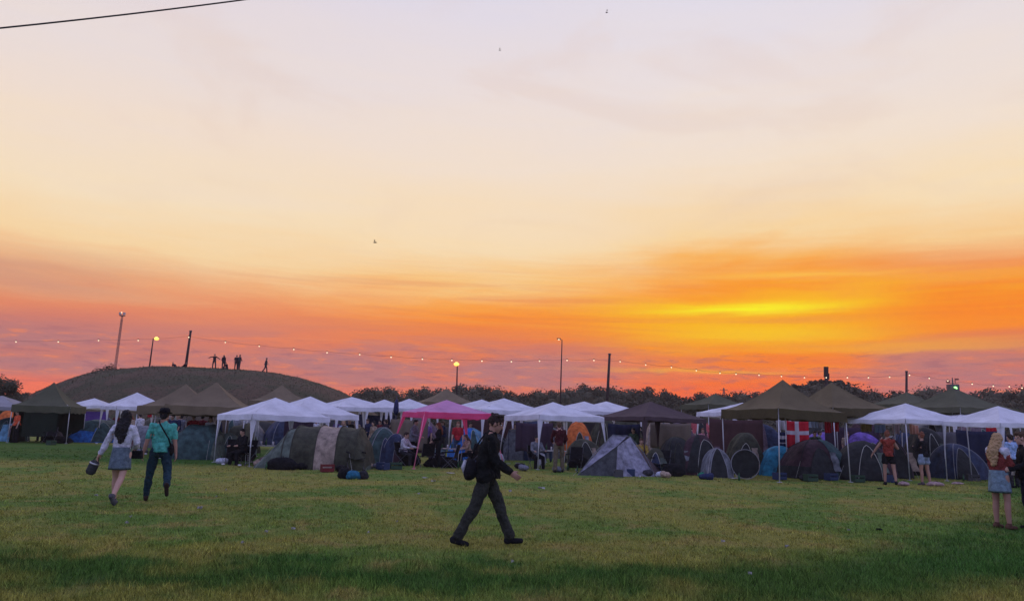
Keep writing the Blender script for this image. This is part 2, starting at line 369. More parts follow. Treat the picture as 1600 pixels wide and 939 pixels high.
# ------------------------------------------------------------------ trees
def leaf_mat(name, c1, c2):
    m = bpy.data.materials.new(name); m.use_nodes = True; n = N(m.node_tree); b = m.node_tree.nodes['Principled BSDF']
    g = n.new('ShaderNodeTexCoord').outputs['Object']
    n.put(b.inputs['Base Color'], n.mix(n.sstep(n.noise(g, .5, 4, .6), .4, .62), c1, c2)); b.inputs['Roughness'].default_value = .8
    return m
leafA = leaf_mat('oak_leaves', (.030, .034, .014, 1), (.070, .058, .024, 1)); leafB = leaf_mat('conifer_needles', (.02, .03, .016, 1), (.045, .05, .022, 1))
bark = mat('bark', (.07, .05, .035), .95, .6, 8)
def crown(kind, seed, H, Wd):
    rd = random.Random(seed); mb = MB(); lobes = []
    if kind == 'round':
        for k in range(11):
            a = rd.uniform(0, 6.28); rr = rd.uniform(.1, .42)*Wd
            lobes.append((Vector((math.cos(a)*rr, math.sin(a)*rr, H*rd.uniform(.40, .80))), rd.uniform(.16, .27)*Wd))
        lobes.append((Vector((0, 0, H*.62)), .34*Wd)); lobes.append((Vector((0, 0, H*.84)), .16*H))
        for k in range(6):
            a = rd.uniform(0, 6.28); lobes.append((Vector((math.cos(a)*.3*Wd, math.sin(a)*.3*Wd, H*rd.uniform(.12, .32))), .2*Wd))
        cnt = 4200; q = .20
    else:
        for k in range(16):
            t = k/15; lobes.append((Vector((rd.uniform(-.15, .15), rd.uniform(-.15, .15), H*(.08+.86*t))), Wd*.5*(1-t*.72)*rd.uniform(.85, 1.15)))
        cnt = 2200; q = .18
    for i in range(cnt):
        c, r = rd.choice(lobes); d = Vector((rd.gauss(0, 1), rd.gauss(0, 1), rd.gauss(0, 1))).normalized()
        p = c + d*r*rd.uniform(.55, 1.08)**.7
        p.z = max(p.z, 0)
        u = Vector((rd.gauss(0, 1), rd.gauss(0, 1), rd.gauss(0, 1))).normalized(); w = u.orthogonal().normalized()
        s = q*rd.uniform(.5, 1.3); b_ = mb.verts([p-u*s-w*s*.3, p+w*s*.8-u*.1*s, p+u*s+w*s*.2, p-w*s*.8])
        mb.face((b_, b_+1, b_+2, b_+3))
    for c, r in lobes: mb.ell(c, (r*.62, r*.62, r*.62), seg=7, ring=5)
    tk = MB(); tk.tube([(0, 0, -.3), (.1, 0, H*.3), (0, .1, H*.75)], [H*.035, H*.025, H*.008], 7)
    for k in range(5):
        c, r = lobes[k]; tk.tube([(0, 0, H*.25), c*.6+Vector((0, 0, H*.15)), c], [H*.014, H*.010, H*.004], 5)
    return mb, tk
protoT = []
for i, (k, H, Wd) in enumerate([('round', 10, 9), ('round', 9, 10), ('round', 11, 8), ('round', 8.5, 8), ('round', 10, 11), ('spire', 11, 3.2), ('spire', 9, 3.6)]):
    cb, tb = crown(k, 40+i, H, Wd); L = leafA if k == 'round' else leafB
    protoT.append((cb.mesh('crown', L, False), tb.mesh('trunk', bark, True), H))
def tree(i, x, y, H, label, group, name='broadleaf_tree'):
    cm, tm, h0 = protoT[i]; t = thing(name, label, 'tree', (x, y, 0), random.uniform(0, 6.28), group); s = H/h0; t.scale = (s*random.uniform(.9, 1.15), s*random.uniform(.9, 1.15), s)
    for nme, me in (('crown', cm), ('trunk', tm)):
        o = bpy.data.objects.new(nme, me); COL.objects.link(o); o.parent = t
# skyline of the wood: photo x, y of the top
sky_pts = [(545, 622), (570, 608), (590, 604), (612, 600), (640, 604), (665, 604), (690, 603), (720, 601), (745, 599), (765, 603), (790, 606), (815, 613), (840, 612), (865, 606), (890, 606), (915, 601), (940, 604),
           (960, 607), (985, 602), (1010, 601), (1035, 605), (1055, 612), (1075, 617), (1095, 611), (1118, 616), (1150, 614), (1180, 610), (1205, 606), (1345, 611), (1370, 607), (1400, 607), (1430, 610), (1455, 606), (1475, 609),
           (1500, 610), (1525, 608), (1550, 607), (1575, 606), (1600, 604), (1625, 603), (1650, 606), (520, 618), (498, 622)]
for i, (a, b_) in enumerate(sky_pts):
    D = random.uniform(150, 178); p = P(a+random.uniform(-5, 5), b_+random.uniform(-3, 4), D)
    tree(random.choice([0, 1, 2, 3, 4]), p.x, p.y, p.z, 'rounded leafy tree in the wood along the horizon', 'round trees of the wood on the horizon')
for i in range(46):
    a = 490+i*26; D = random.uniform(128, 146); p = P(a+random.uniform(-8, 8), random.uniform(618, 630), D)
    tree(random.choice([0, 1, 3, 4]), p.x, p.y, p.z, 'lower bushy tree in front of the wood on the horizon', 'lower trees in front of the wood')
for a, b_ in [(1232, 604), (1240, 599), (1248, 601), (1256, 600), (1267, 594), (1274, 592), (1282, 591), (1290, 592), (1297, 593), (1304, 594), (1311, 593), (1317, 595), (1324, 598), (1332, 604), (1261, 600)]:
    D = random.uniform(150, 160); p = P(a, b_, D)
    tree(random.choice([5, 6]), p.x, p.y, p.z, 'narrow pointed tree in the tall clump behind the olive marquees', 'narrow trees in the tall clump', 'spire_tree')
for a, b_ in [(1262, 603), (1275, 600), (1288, 599), (1300, 598), (1312, 600), (1325, 605)]:
    p = P(a, b_, 150); tree(4, p.x, p.y, p.z, 'rounded leafy tree in the wood along the horizon', 'round trees of the wood on the horizon')
p = P(-6, 581, 72); tree(2, p.x, p.y, p.z, 'dark tree at the far left edge beside the mound', None)
for a, b_ in [(26, 611), (44, 613), (62, 610), (-60, 606), (-90, 604)]:
    p = P(a, b_, 150); tree(3, p.x, p.y, p.z, 'low distant tree showing left of the grassy mound', 'low trees left of the mound')
# scrub filling the foot of the wood
mb = MB()
for i in range(26000):
    x = random.uniform(-75, 165); y = random.uniform(118, 132)+8*noise.noise(Vector((x*.05, 0, 0))); h = 4.2+2.2*noise.noise(Vector((x*.12, 0, 5)))+1.2*noise.noise(Vector((x*.5, 0, 9)))
    if x < -45: h *= .5
    z = h*random.random()**.6; s = random.uniform(.15, .45); u = Vector((random.gauss(0, 1), random.gauss(0, 1), random.gauss(0, 1))).normalized(); w = u.orthogonal().normalized()
    q = Vector((x, y, z)); b_ = mb.verts([q-u*s, q-w*s*.7, q+u*s, q+w*s*.7]); mb.face((b_, b_+1, b_+2, b_+3))
tag(mb.build('undergrowth', leafA), 'dense scrub along the foot of the far wood', 'undergrowth', kind='stuff')
# weeds on the left shoulder of the mound
for i, (a, h) in enumerate([(152, .35), (158, .45), (165, .6), (170, .7), (175, .55)]):
    p = P(a, 580, HD); z = hillz(p.x, p.y); mb = MB()
    for k in range(70):
        d = Vector((random.gauss(0, .25), random.gauss(0, .2), abs(random.gauss(0, 1))*h*.5)); s = .09
        u = Vector((random.gauss(0, 1), random.gauss(0, 1), random.gauss(0, 1))).normalized()*s; w = u.orthogonal().normalized()*s*.5
        q = Vector((p.x, p.y, z))+d; b_ = mb.verts([q-u, q-w, q+u, q+w]); mb.face((b_, b_+1, b_+2, b_+3))
    tag(mb.build('bush', leafA), 'small scrubby bush on the left shoulder of the mound', 'bush', 'scrubby bushes on the mound')

# ------------------------------------------------------------------ poles, lamps, light string
bulb_m = mat('warm_bulb', (1, .9, .7), emit=(1, .74, .42), estr=1.5, key='bulb')
sodium = mat('sodium_lamp', (1, .8, .3), emit=(1, .52, .07), estr=1.9, key='sodium')
wood_pole = mat('weathered_pole', (.045, .03, .03), .9, .4, 6)
def pole(label, ax, ay, bx_, by_, D, r0, r1, name='timber_pole', below=0, group=None):
    a = P(ax, ay, D); b_ = P(bx_, by_, D); d = (b_-a).normalized(); a2 = a-d*below; L = (b_-a2).length
    t = thing(name, label, 'pole', a2); q = Vector((0, 0, 1)).rotation_difference(d); t.rotation_mode = 'QUATERNION'; t.rotation_quaternion = q
    return t, L, (b_-a2)
t, L, v = pole('leaning timber pole on the mound carrying the light string', 289.5, 578, 298, 517, HD, .1, .1, below=.6)
MB().tube([(0, 0, 0), (0, 0, L)], [.17, .12], 10).build('shaft', wood_pole, t, True); MB().tube([(0, 0, L-.12), (0, 0, L+.05)], .16, 10).build('pole_cap', darksteel, t, True)
MB().tube([(-.22, 0, L-.85), (.12, 0, L-.85)], .04, 6).build('cable_bracket', darksteel, t)
def lamp_post(label, ax, ay, bx_, by_, D, head='flood', below=.5, side=1, on=True):
    t, L, v = pole(label, ax, ay, bx_, by_, D, 0, 0, 'lamp_post', below); t['category'] = 'street lamp'
    MB().tube([(0, 0, 0), (0, 0, L)], [.11, .06], 8).build('post', wood_pole, t, True)
    MB().tube([(0, 0, L-.05), (side*.28, 0, L+.10)], .04, 6).build('arm', darksteel, t, True)
    h = MB().box((side*.42, 0, L+.13), (.5, .3, .12)).build('lamp_head', darksteel, t)
    r = .27 if head == 'flood' else .10  # flood glass oversized so its shape stands in for the lamp's glow
    MB().ell((side*.42, -.05, L+.02), (r*1.1, r*.8, r*.8), seg=12, ring=8).build('lamp_glass', sodium if head == 'flood' else bulb_m, h, True)
    return t
lamp_post('thin lamp post on the mound with a glowing yellow lamp', 233, 577, 239.5, 529, HD)
lamp_post('thin lamp post before the wood with a glaring yellow lamp', 713, 640, 714.5, 569, 80, side=-.2)
lamp_post('tall lamp post rising from the wood with a small lit head', 874.5, 660, 878.2, 531, 95, head='small', side=-1)
t, L, v = pole('bare dark pole beside the tall lamp post, before the wood', 947, 660, 952.5, 553, 85, 0, 0, below=.4)
MB().tube([(0, 0, 0), (0, 0, L)], [.20, .13], 10).build('shaft', wood_pole, t, True); MB().tube([(0, 0, L-.1), (0, 0, L+.06)], .17, 10).build('pole_cap', darksteel, t, True)
t, L, v = pole('thick dark totem pole standing above the clump of narrow trees', 1291, 690, 1291, 573, 85, 0, 0, name='totem_pole', below=.2)
mb = MB(); mb.tube([(0, 0, 0), (0, 0, L)], [.22, .19], 8); mb.build('shaft', wood_pole, t, True)
mb = MB(); mb.box((-.02, 0, L-.6), (.40, .36, 1.2)); mb.box((.08, 0, L-1.1), (.42, .34, .7)); mb.box((-.02, 0, L-1.7), (.44, .36, .3)); mb.build('carved_head', wood_pole, t)
t, L, v = pole('plain dark pole above the white gazebo near the right', 1416, 690, 1416.5, 580, 85, 0, 0, below=.2)
MB().tube([(0, 0, 0), (0, 0, L)], [.17, .12], 10).build('shaft', wood_pole, t, True); MB().tube([(0, 0, L-.1), (0, 0, L+.05)], .15, 10).build('pole_cap', darksteel, t, True)
# lattice tower on the mound
t, L, v = pole('tall slim lattice mast with lamp head at the left of the mound', 179, 582, 191, 494, HD, 0, 0, name='lattice_mast', below=.4); t['category'] = 'mast'
mb = MB(); w = .10
for sx, sy in ((-1, -1), (1, -1), (1, 1), (-1, 1)): mb.tube([(sx*w, sy*w, 0), (sx*w*.7, sy*w*.7, L)], .022, 5)
k = 0; z = 0
while z < L-.45:
    for (a, b_) in (((-1, -1), (1, -1)), ((1, -1), (1, 1)), ((1, 1), (-1, 1)), ((-1, 1), (-1, -1))):
        if k % 2: a, b_ = b_, a
        w0 = w*(1-.3*z/L); mb.tube([(a[0]*w0, a[1]*w0, z), (b_[0]*w0, b_[1]*w0, z+.4)], .011, 4)
    z += .4; k += 1
mb.build('lattice', mat('mast_steel', (.14, .10, .10), .6), t)
hd = MB().box((0, 0, L+.06), (.55, .4, .10)).build('mast_head', darksteel, t)
for s in (-1, 1): MB().box((s*.24, -.05, L+.3), (.22, .24, .28)).build('floodlight', mat('lamp_housing', (.5, .42, .42), .5), t)
MB().ell((-.08, -.1, L+.42), (.07, .07, .07)).build('beacon', bulb_m, t, True)
# stage tower with green lamp
t = thing('stage_tower', 'distant crane like tower with a bright green lamp above the trees', 'tower', (P(1493, 660, 140).x, 140, 0))
zt = P(1493, 590, 140).z; zb = P(1493, 604, 140).z; mb = MB()
for sx, sy in ((-1, -1), (1, -1), (1, 1), (-1, 1)): mb.tube([(sx*.5, sy*.5, 0), (sx*.45, sy*.45, zb-1)], .09, 5)
for k in range(int(zb)): mb.tube([(-.5, -.5, k), (.5, -.5, k+1)], .05, 4); mb.tube([(.5, .5, k), (-.5, .5, k+1)], .05, 4)
mb.build('lattice', darksteel, t); MB().box((0, 0, zb-.2), (1.7, 1.3, 1.2)).build('cabin', darksteel, t)
MB().tube([(0, 0, zb+.4), (0, 0, zt)], [.13, .08], 6).build('mast', darksteel, t); mb = MB().box((-.85, 0, zb+.9), (.6, .3, .35)); mb.box((.9, 0, zb+1.4), (.5, .3, .3)); mb.box((0, 0, zb+.62), (2.2, .12, .1)); mb.box((.5, 0, zb+1.1), (.1, .1, 1.0)); mb.build('antenna', mat('rusty_steel', (.3, .08, .06), .7), t)
MB().ell((0, -.75, zb-.35), (.34, .25, .34)).build('green_lamp', mat('green_lamp', (.2, 1, .3), emit=(.35, 1, .25), estr=2.5, key='green'), t, True)
# distant pylon
t = thing('pylon', 'tiny faint lattice pylon on the skyline right of centre', 'pylon', (P(1132, 660, 240).x, 240, 0)); zt = P(1132, 606, 240).z; mb = MB()
for sx, sy in ((-1, -1), (1, -1), (1, 1), (-1, 1)): mb.tube([(sx*1.2, sy*1.2, 0), (sx*.1, sy*.1, zt)], .09, 4)
mb.build('lattice', darksteel, t); mb = MB()
for z in (.72, .85, .96): mb.tube([(-1.3, 0, zt*z), (1.3, 0, zt*z)], .09, 4)
mb.build('crossarm', darksteel, t)

fest = [(-40, 531, 88), (25, 534, 88), (91, 534, 88), (154, 532, 88), (216, 532, 88), (295, 527, 87.7), (352, 535, 87), (405, 541, 86), (459, 546, 85), (511, 551, 84), (562, 554, 83), (611, 558, 82), (660, 561, 81), (706, 563, 80),
        (753, 564, 80), (799, 565, 80.5), (843, 564, 81), (886, 563, 82), (928, 563, 83), (969, 565, 84), (1009, 570, 84), (1049, 574, 84), (1088, 579, 84), (1125, 583, 84), (1150, 584.5, 84), (1186, 586, 84), (1221, 588, 84), (1257, 590, 84),
        (1291, 590, 84), (1324, 590, 84), (1357, 590, 84), (1390, 589, 84), (1421, 586, 84.5), (1452, 591, 85), (1481, 595, 86), (1519, 600, 86), (1552, 603, 86), (1577, 604, 86), (1597, 606, 86), (1630, 606, 86)]
t = thing('string_lights', 'long sagging string of small warm bulbs strung above the camp', 'string lights', P(714, 560, 80)); base = Vector(t.location)
pts = [P(*f)-base for f in fest]; mb = MB(); path = []
for a, b_ in zip(pts, pts[1:]):
    for k in range(4): u = k/4; path.append(a.lerp(b_, u)-Vector((0, 0, .10*4*u*(1-u)))+Vector((0, 0, .14)))
path.append(pts[-1]+Vector((0, 0, .14))); mb.tube(path, .010, 4); mb.build('cable', black, t)
bm_ = MB().ell((0, 0, 0), (.062, .062, .075), seg=10, ring=8).mesh('bulb', bulb_m); bs_ = MB().tube([(0, 0, .08), (0, 0, .2)], .05, 6).mesh('socket', black)
for q in pts[1:-1]:
    o = bpy.data.objects.new('bulb', bm_); COL.objects.link(o); o.parent = t; o.location = q
    o2 = bpy.data.objects.new('socket', bs_); COL.objects.link(o2); o2.parent = o
# overhead cable, upper left
a = P(-260, 69, 16); b_ = P(420, -5, 21); c_ = P(900, -70, 26)
path = [a.lerp(b_, k/10)-Vector((0, 0, .08*4*(k/10)*(1-k/10))) for k in range(11)]+[c_]
tag(MB().tube(path, .022, 6).build('overhead_cable', black), 'black overhead cable crossing the top left of the sky', 'cable')
# birds
for i, (a, b_, D) in enumerate([(586, 379, 60), (948, 20, 80), (781, 79, 90)]):
    p = P(a, b_, D); mb = MB(); mb.ell((0, 0, 0), (.16, .05, .05), seg=8, ring=6); mb.face([mb.verts([(0, -.03, .02), (.08, -.38, .12), (-.06, -.36, .12)])+k for k in range(3)]); mb.face([mb.verts([(0, .03, .02), (.08, .38, .12), (-.06, .36, .12)])+k for k in range(3)])
    o = mb.build('bird', black, loc=p); tag(o, ['dark bird gliding in the yellow sky left of centre', 'dark speck of a bird at the very top of the sky', 'dark speck of a bird in the pale upper sky'][i], 'bird')

# ------------------------------------------------------------------ gazebos
def gazebo(px, pyk, pye, D, size, rot, fab, label, cat='gazebo', name='gazebo', power=1.12, val=.20, splay=0, drape=True, legm=None, sag=.05, size2=None, walls=None, group=None, dropleg=0, ridge=None, valm=None):
    c = P(px, pyk, D); zp = c.z; ze = P(px, pye, D).z; rg = random.Random(int(px*13+D)); jit = [rg.uniform(-.045, .045) for _ in range(4)]; pko = Vector((rg.uniform(-.08, .08), rg.uniform(-.08, .08), 0)); S1 = size/2; S2 = (size2 or size)/2
    t = thing(name, label, cat, (c.x, D, 0), R(rot), group); legm = legm or steel
    cor = [Vector((-S1, -S2, ze+jit[0])), Vector((S1, -S2, ze+jit[1])), Vector((S1, S2, ze+jit[2])), Vector((-S1, S2, ze+jit[3]))]
    sd = int(px*7+D*3) % 97
    mb = MB(); NU, NTt = 14, 12
    vm = MB()
    for k in range(4):
        a, b_ = cor[k], cor[(k+1) % 4]; rows = []
        for j in range(NTt+1):
            tt = j/NTt; row = []
            for i in range(NU+1):
                u = i/NU; e = a.lerp(b_, u); q = e.lerp(Vector((0, 0, zp))+pko, tt)
                q.z = e.z+(zp-e.z)*tt**power - sag*(1+rg.uniform(-.1, .1))*math.sin(math.pi*min(1, tt+.12))*4*u*(1-u) + .03*(1-tt)*noise.noise(Vector((q.x*2.3+sd, q.y*2.3, k)))+.012*noise.noise(Vector((q.x*7+sd, q.y*7, k)))
                row.append(q)
            rows.append(row)
        mb.grid(rows)
        nrm = (b_-a).cross(Vector((0, 0, 1))).normalized(); r2 = []
        for j in range(4):
            v = j/3; r2.append([rows[0][i]+nrm*(.012+.02*v+.015*v*math.sin(i*2.1+sd))-Vector((0, 0, v*val*(1+.06*math.sin(i*1.7+sd)))) for i in range(NU+1)])
        vm.grid(r2)
    mb.build('canopy', fab, t, True); vm.build('valance', valm or fab, t, True)
    fr = MB()
    for k in range(4):
        a, b_ = cor[k]-Vector((0, 0, .03)), cor[(k+1) % 4]-Vector((0, 0, .03)); fr.tube([a*.985, b_*.985], .016, 6)
        q = [a.lerp(Vector((0, 0, zp))+pko, s) for s in (0, .33, .66, 1)]
        for s, w in zip((0, .33, .66, 1), q): w.z = cor[k].z+(zp-cor[k].z)*s**power-.05
        fr.tube(q, .014, 6)
    fr.build('roof_frame', legm, t)
    for k in range(4):
        a = cor[k]*.985; foot = Vector((a.x*(1+splay)+rg.uniform(-.06, .06), a.y*(1+splay)+rg.uniform(-.06, .06), .0)); top = Vector((a.x, a.y, cor[k].z-.02))
        lg = MB().tube([foot, top], .019, 8).build('leg', legm, t, True)
        MB().box((foot.x, foot.y, .012), (.12, .12, .02)).build('foot_plate', legm, lg)
        if drape:
            dm = MB(); tw = .17; dl = ze*.62; o1 = Vector((-math.copysign(1, a.x), 0, 0)); o2 = Vector((0, -math.copysign(1, a.y), 0)); out = Vector((math.copysign(.018, a.x), math.copysign(.018, a.y), 0))
            rows = []
            for j in range(8):
                v = j/7; w = tw*(1-v)**1.3+.022; cc = top.lerp(foot, v*dl/ze)+out-Vector((0, 0, .02))
                rows.append([cc+o1*w, cc+o1*w*.5, cc, cc+o2*w*.5, cc+o2*w])
            dm.grid(rows).build('corner_drape', valm or fab, t, True)
    if walls:
        for k, u0, u1, z0, wm in walls:
            a, b_ = cor[k], cor[(k+1) % 4]; nrm = (b_-a).cross(Vector((0, 0, 1))).normalized(); rows = []
            for j in range(8):
                z = z0+(ze-.06-z0)*(1-j/7); rows.append([a.lerp(b_, u0+(u1-u0)*i/14)*1.0-nrm*.03+nrm*.05*math.sin(i*1.3+j*.3)*(j/7) for i in range(15)])
                for q in rows[-1]: q.z = z
            MB().grid(rows).build('side_wall', wm, t, True)
    return t
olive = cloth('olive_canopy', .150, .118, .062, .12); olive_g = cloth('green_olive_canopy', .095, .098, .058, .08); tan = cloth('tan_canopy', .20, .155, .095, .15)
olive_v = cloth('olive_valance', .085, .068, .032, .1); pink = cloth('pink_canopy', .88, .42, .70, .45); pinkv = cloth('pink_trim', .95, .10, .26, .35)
brownc = cloth('dark_brown_canopy', .085, .058, .062, .08); greyc = cloth('grey_canopy', .32, .31, .33, .15); dgreen = cloth('dark_green_sheet', .012, .022, .014, .03)
gw = lambda **k: dict(val=.12, splay=.05, **k)
gazebo(2, 618, 635, 44, 3.4, 12, greyc, 'light grey canopy at the far left edge of the camp', drape=False)
gazebo(84, 597, 634, 43, 2.9, 14, olive_g, 'dark green pointed marquee with drawn side sheets at the far left', power=1.55, val=.38, drape=False, name='popup_marquee', cat='marquee', walls=[(0, .22, .80, .35, dgreen), (3, .1, .9, .02, dgreen), (2, 0, .75, .02, dgreen)], valm=olive_g)
gazebo(148, 622, 634, 55, 3.0, 10, white_fab, 'small far white gazebo with purple sheet, right of the dark green marquee')
gazebo(215, 613, 636, 45, 3.0, 44, white_fab, 'white gazebo behind the two walkers on the left')
gazebo(293, 600, 636, 34, 3.2, 12, tan, 'tan peaked marquee, left one of the overlapping pair', power=1.5, val=.35, drape=False, name='popup_marquee', cat='marquee')
gazebo(340, 597, 636, 31.5, 3.1, 8, tan, 'tan peaked marquee, right one of the overlapping pair', power=1.5, val=.35, drape=False, name='popup_marquee', cat='marquee')
gazebo(440, 601, 628, 42, 3.4, 20, tan, 'tan peaked marquee farther back, in front of the mound', power=1.5, val=.35, drape=False, name='popup_marquee', cat='marquee')
gazebo(430, 621, 648, 28, 3.0, 43, white_fab, 'white gazebo nearest on the left, over the clutter beside the tunnel tent', splay=.0)
gazebo(483, 619, 646, 31, 3.0, 43, white_fab, 'white gazebo overlapping behind the nearest left one', splay=.04)
gazebo(551, 620, 636, 37, 2.9, 38, white_fab, 'white gazebo behind the beige banded tunnel tent', splay=.05)
gazebo(603, 624, 637, 46, 2.8, 20, white_fab, 'small white gazebo behind, just left of the closed parasol')
gazebo(640, 623, 639, 42, 2.9, 15, white_fab, 'small white gazebo behind, just right of the closed parasol')
gazebo(697, 607, 630, 52, 3.8, 20, tan, 'tan marquee peak rising behind the pink gazebo', power=1.5, val=.3, drape=False, name='popup_marquee', cat='marquee')
gazebo(698, 625, 646, 29.5, 2.7, 25, pink, 'pink gazebo with hot pink trim and splayed legs', splay=.32, valm=pinkv, legm=mat('pink_leg', (.75, .2, .3), .6))
gazebo(787, 622, 640, 36, 3.2, 20, white_fab, 'white gazebo between the pink one and the near middle one')
gazebo(752, 624, 639, 41, 3.4, 4, white_fab, 'long white canopy behind the pink gazebo')
gazebo(865, 628, 650, 31, 3.0, 27, white_fab, 'near white gazebo in the middle, over the man in maroon', splay=.10)
gazebo(912, 627, 641, 42, 3.0, 25, white_fab, 'far white gazebo behind the middle one, left of two')
gazebo(947, 627, 641, 44, 3.0, 25, white_fab, 'far white gazebo behind the middle one, right of two')
gazebo(1018, 627, 652, 31, 3.1, 27, brownc, 'dark brown gazebo behind the grey ridge tent', splay=.03, legm=mat('brown_leg', (.05, .02, .02), .6), val=.16)
gazebo(1116, 615, 634, 47, 3.0, 20, olive_g, 'small grey green peaked marquee far behind the brown gazebo', power=1.4, val=.3, drape=False, name='popup_marquee', cat='marquee')
gazebo(1160, 629, 645, 37, 3.2, 18, white_fab, 'white gazebo mostly hidden behind the big olive marquee')
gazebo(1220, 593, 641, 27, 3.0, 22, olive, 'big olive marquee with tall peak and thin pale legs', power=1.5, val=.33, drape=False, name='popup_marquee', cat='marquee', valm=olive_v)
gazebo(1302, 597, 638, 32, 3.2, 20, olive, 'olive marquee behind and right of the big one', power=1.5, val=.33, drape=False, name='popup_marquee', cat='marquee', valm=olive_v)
gazebo(1410, 630, 655, 30, 3.1, 19, white_fab, 'broad white gazebo on the right, over hanging laundry', splay=.02, drape=False, val=.16)
gazebo(1415, 612, 632, 52, 3.6, 20, olive_g, 'dark green marquee peak far behind the broad white gazebo', power=1.4, val=.3, drape=False, name='popup_marquee', cat='marquee')
gazebo(1491, 605, 637, 40, 4.0, 18, olive_g, 'green olive marquee between the two right white gazebos', power=1.5, val=.3, drape=False, name='popup_marquee', cat='marquee')
gazebo(1560, 634, 660, 27.5, 2.6, 12, white_fab, 'white gazebo at the right edge behind the blonde woman', val=.16)
gazebo(1502, 646, 654, 38, 3.0, 5, white_fab, 'flat white canopy peeping between the two right white gazebos')
SH = [cloth('sheet_plum', .07, .045, .07, .1), cloth('sheet_grey', .13, .125, .135, .15), cloth('sheet_navy', .03, .035, .07, .1), cloth('sheet_sand', .20, .16, .12, .15), cloth('sheet_rust', .09, .045, .045, .12)]
for i, (px, D, w, z0, z1, lb) in enumerate([(468, 33.5, 1.6, .5, 1.85, 'plum sheet pinned up behind the nearest left gazebo'), (520, 39, 2.2, .2, 2.0, 'grey sheet pinned up behind the beige banded tent'), (590, 47, 2.4, .1, 2.1, 'navy sheet pinned up among the small white gazebos'), (640, 36, 1.8, .3, 1.8, 'sand coloured sheet at the back of the pink gazebo'),
        (760, 38.5, 2.6, .2, 2.0, 'rust sheet pinned up behind the pink gazebo'), (835, 34, 1.7, .5, 1.8, 'grey sheet at the back of the middle white gazebo'), (925, 43, 2.4, .1, 2.0, 'plum sheet under the two far white gazebos'), (975, 33, 1.4, .3, 1.85, 'navy sheet at the left of the brown gazebo'), (1048, 33.5, 1.8, .8, 1.95, 'pale sand sheet at the back of the brown gazebo'),
        (1150, 34.5, 2.4, .4, 2.2, 'rust brown sheet behind the big olive marquee'), (1330, 35, 2.4, .4, 2.0, 'plum sheet under the second olive marquee'), (1470, 33, 2.0, .3, 1.9, 'navy sheet between the two right white gazebos'), (1530, 31, 1.8, .6, 1.95, 'rust sheet under the right edge gazebo'), (320, 37, 3.0, .2, 2.1, 'grey sheet at the back of the tan marquees')]):
    x0 = P(px, 660, D).x; rows = [[Vector((w*(u/16-.5), .07*math.sin(u*1.1+i)+.03*math.sin(u*2.7), z0+(z1-z0)*(1-v/8)-.06*math.sin(PI_*u/16)*(1-v/8)+.03*math.sin(u*.9+i)*(v/8))) for u in range(17)] for v in range(9)]
    o = MB().grid(rows).build('hanging_sheet', SH[i % 5], smooth=True, loc=(x0, D, 0)); o.rotation_euler = (0, 0, R((i*37) % 40-20)); md = o.modifiers.new('thick', 'SOLIDIFY'); md.thickness = .006; tag(o, lb, 'sheet')
# closed parasol
p = P(619, 640, 40); t = thing('parasol', 'closed dark blue parasol between two small white gazebos', 'parasol', (p.x, 40, 0))
MB().tube([(0, 0, 0), (0, 0, P(619, 618, 40).z)], .03, 6).build('pole', darksteel, t); z = P(619, 624, 40).z
MB().tube([(0, 0, z), (0, 0, z-.2), (0, 0, z-.6), (0, 0, z-.8)], [.05, .12, .15, .09], 9).build('furled_cover', cloth('navy', .03, .035, .09), t, True)

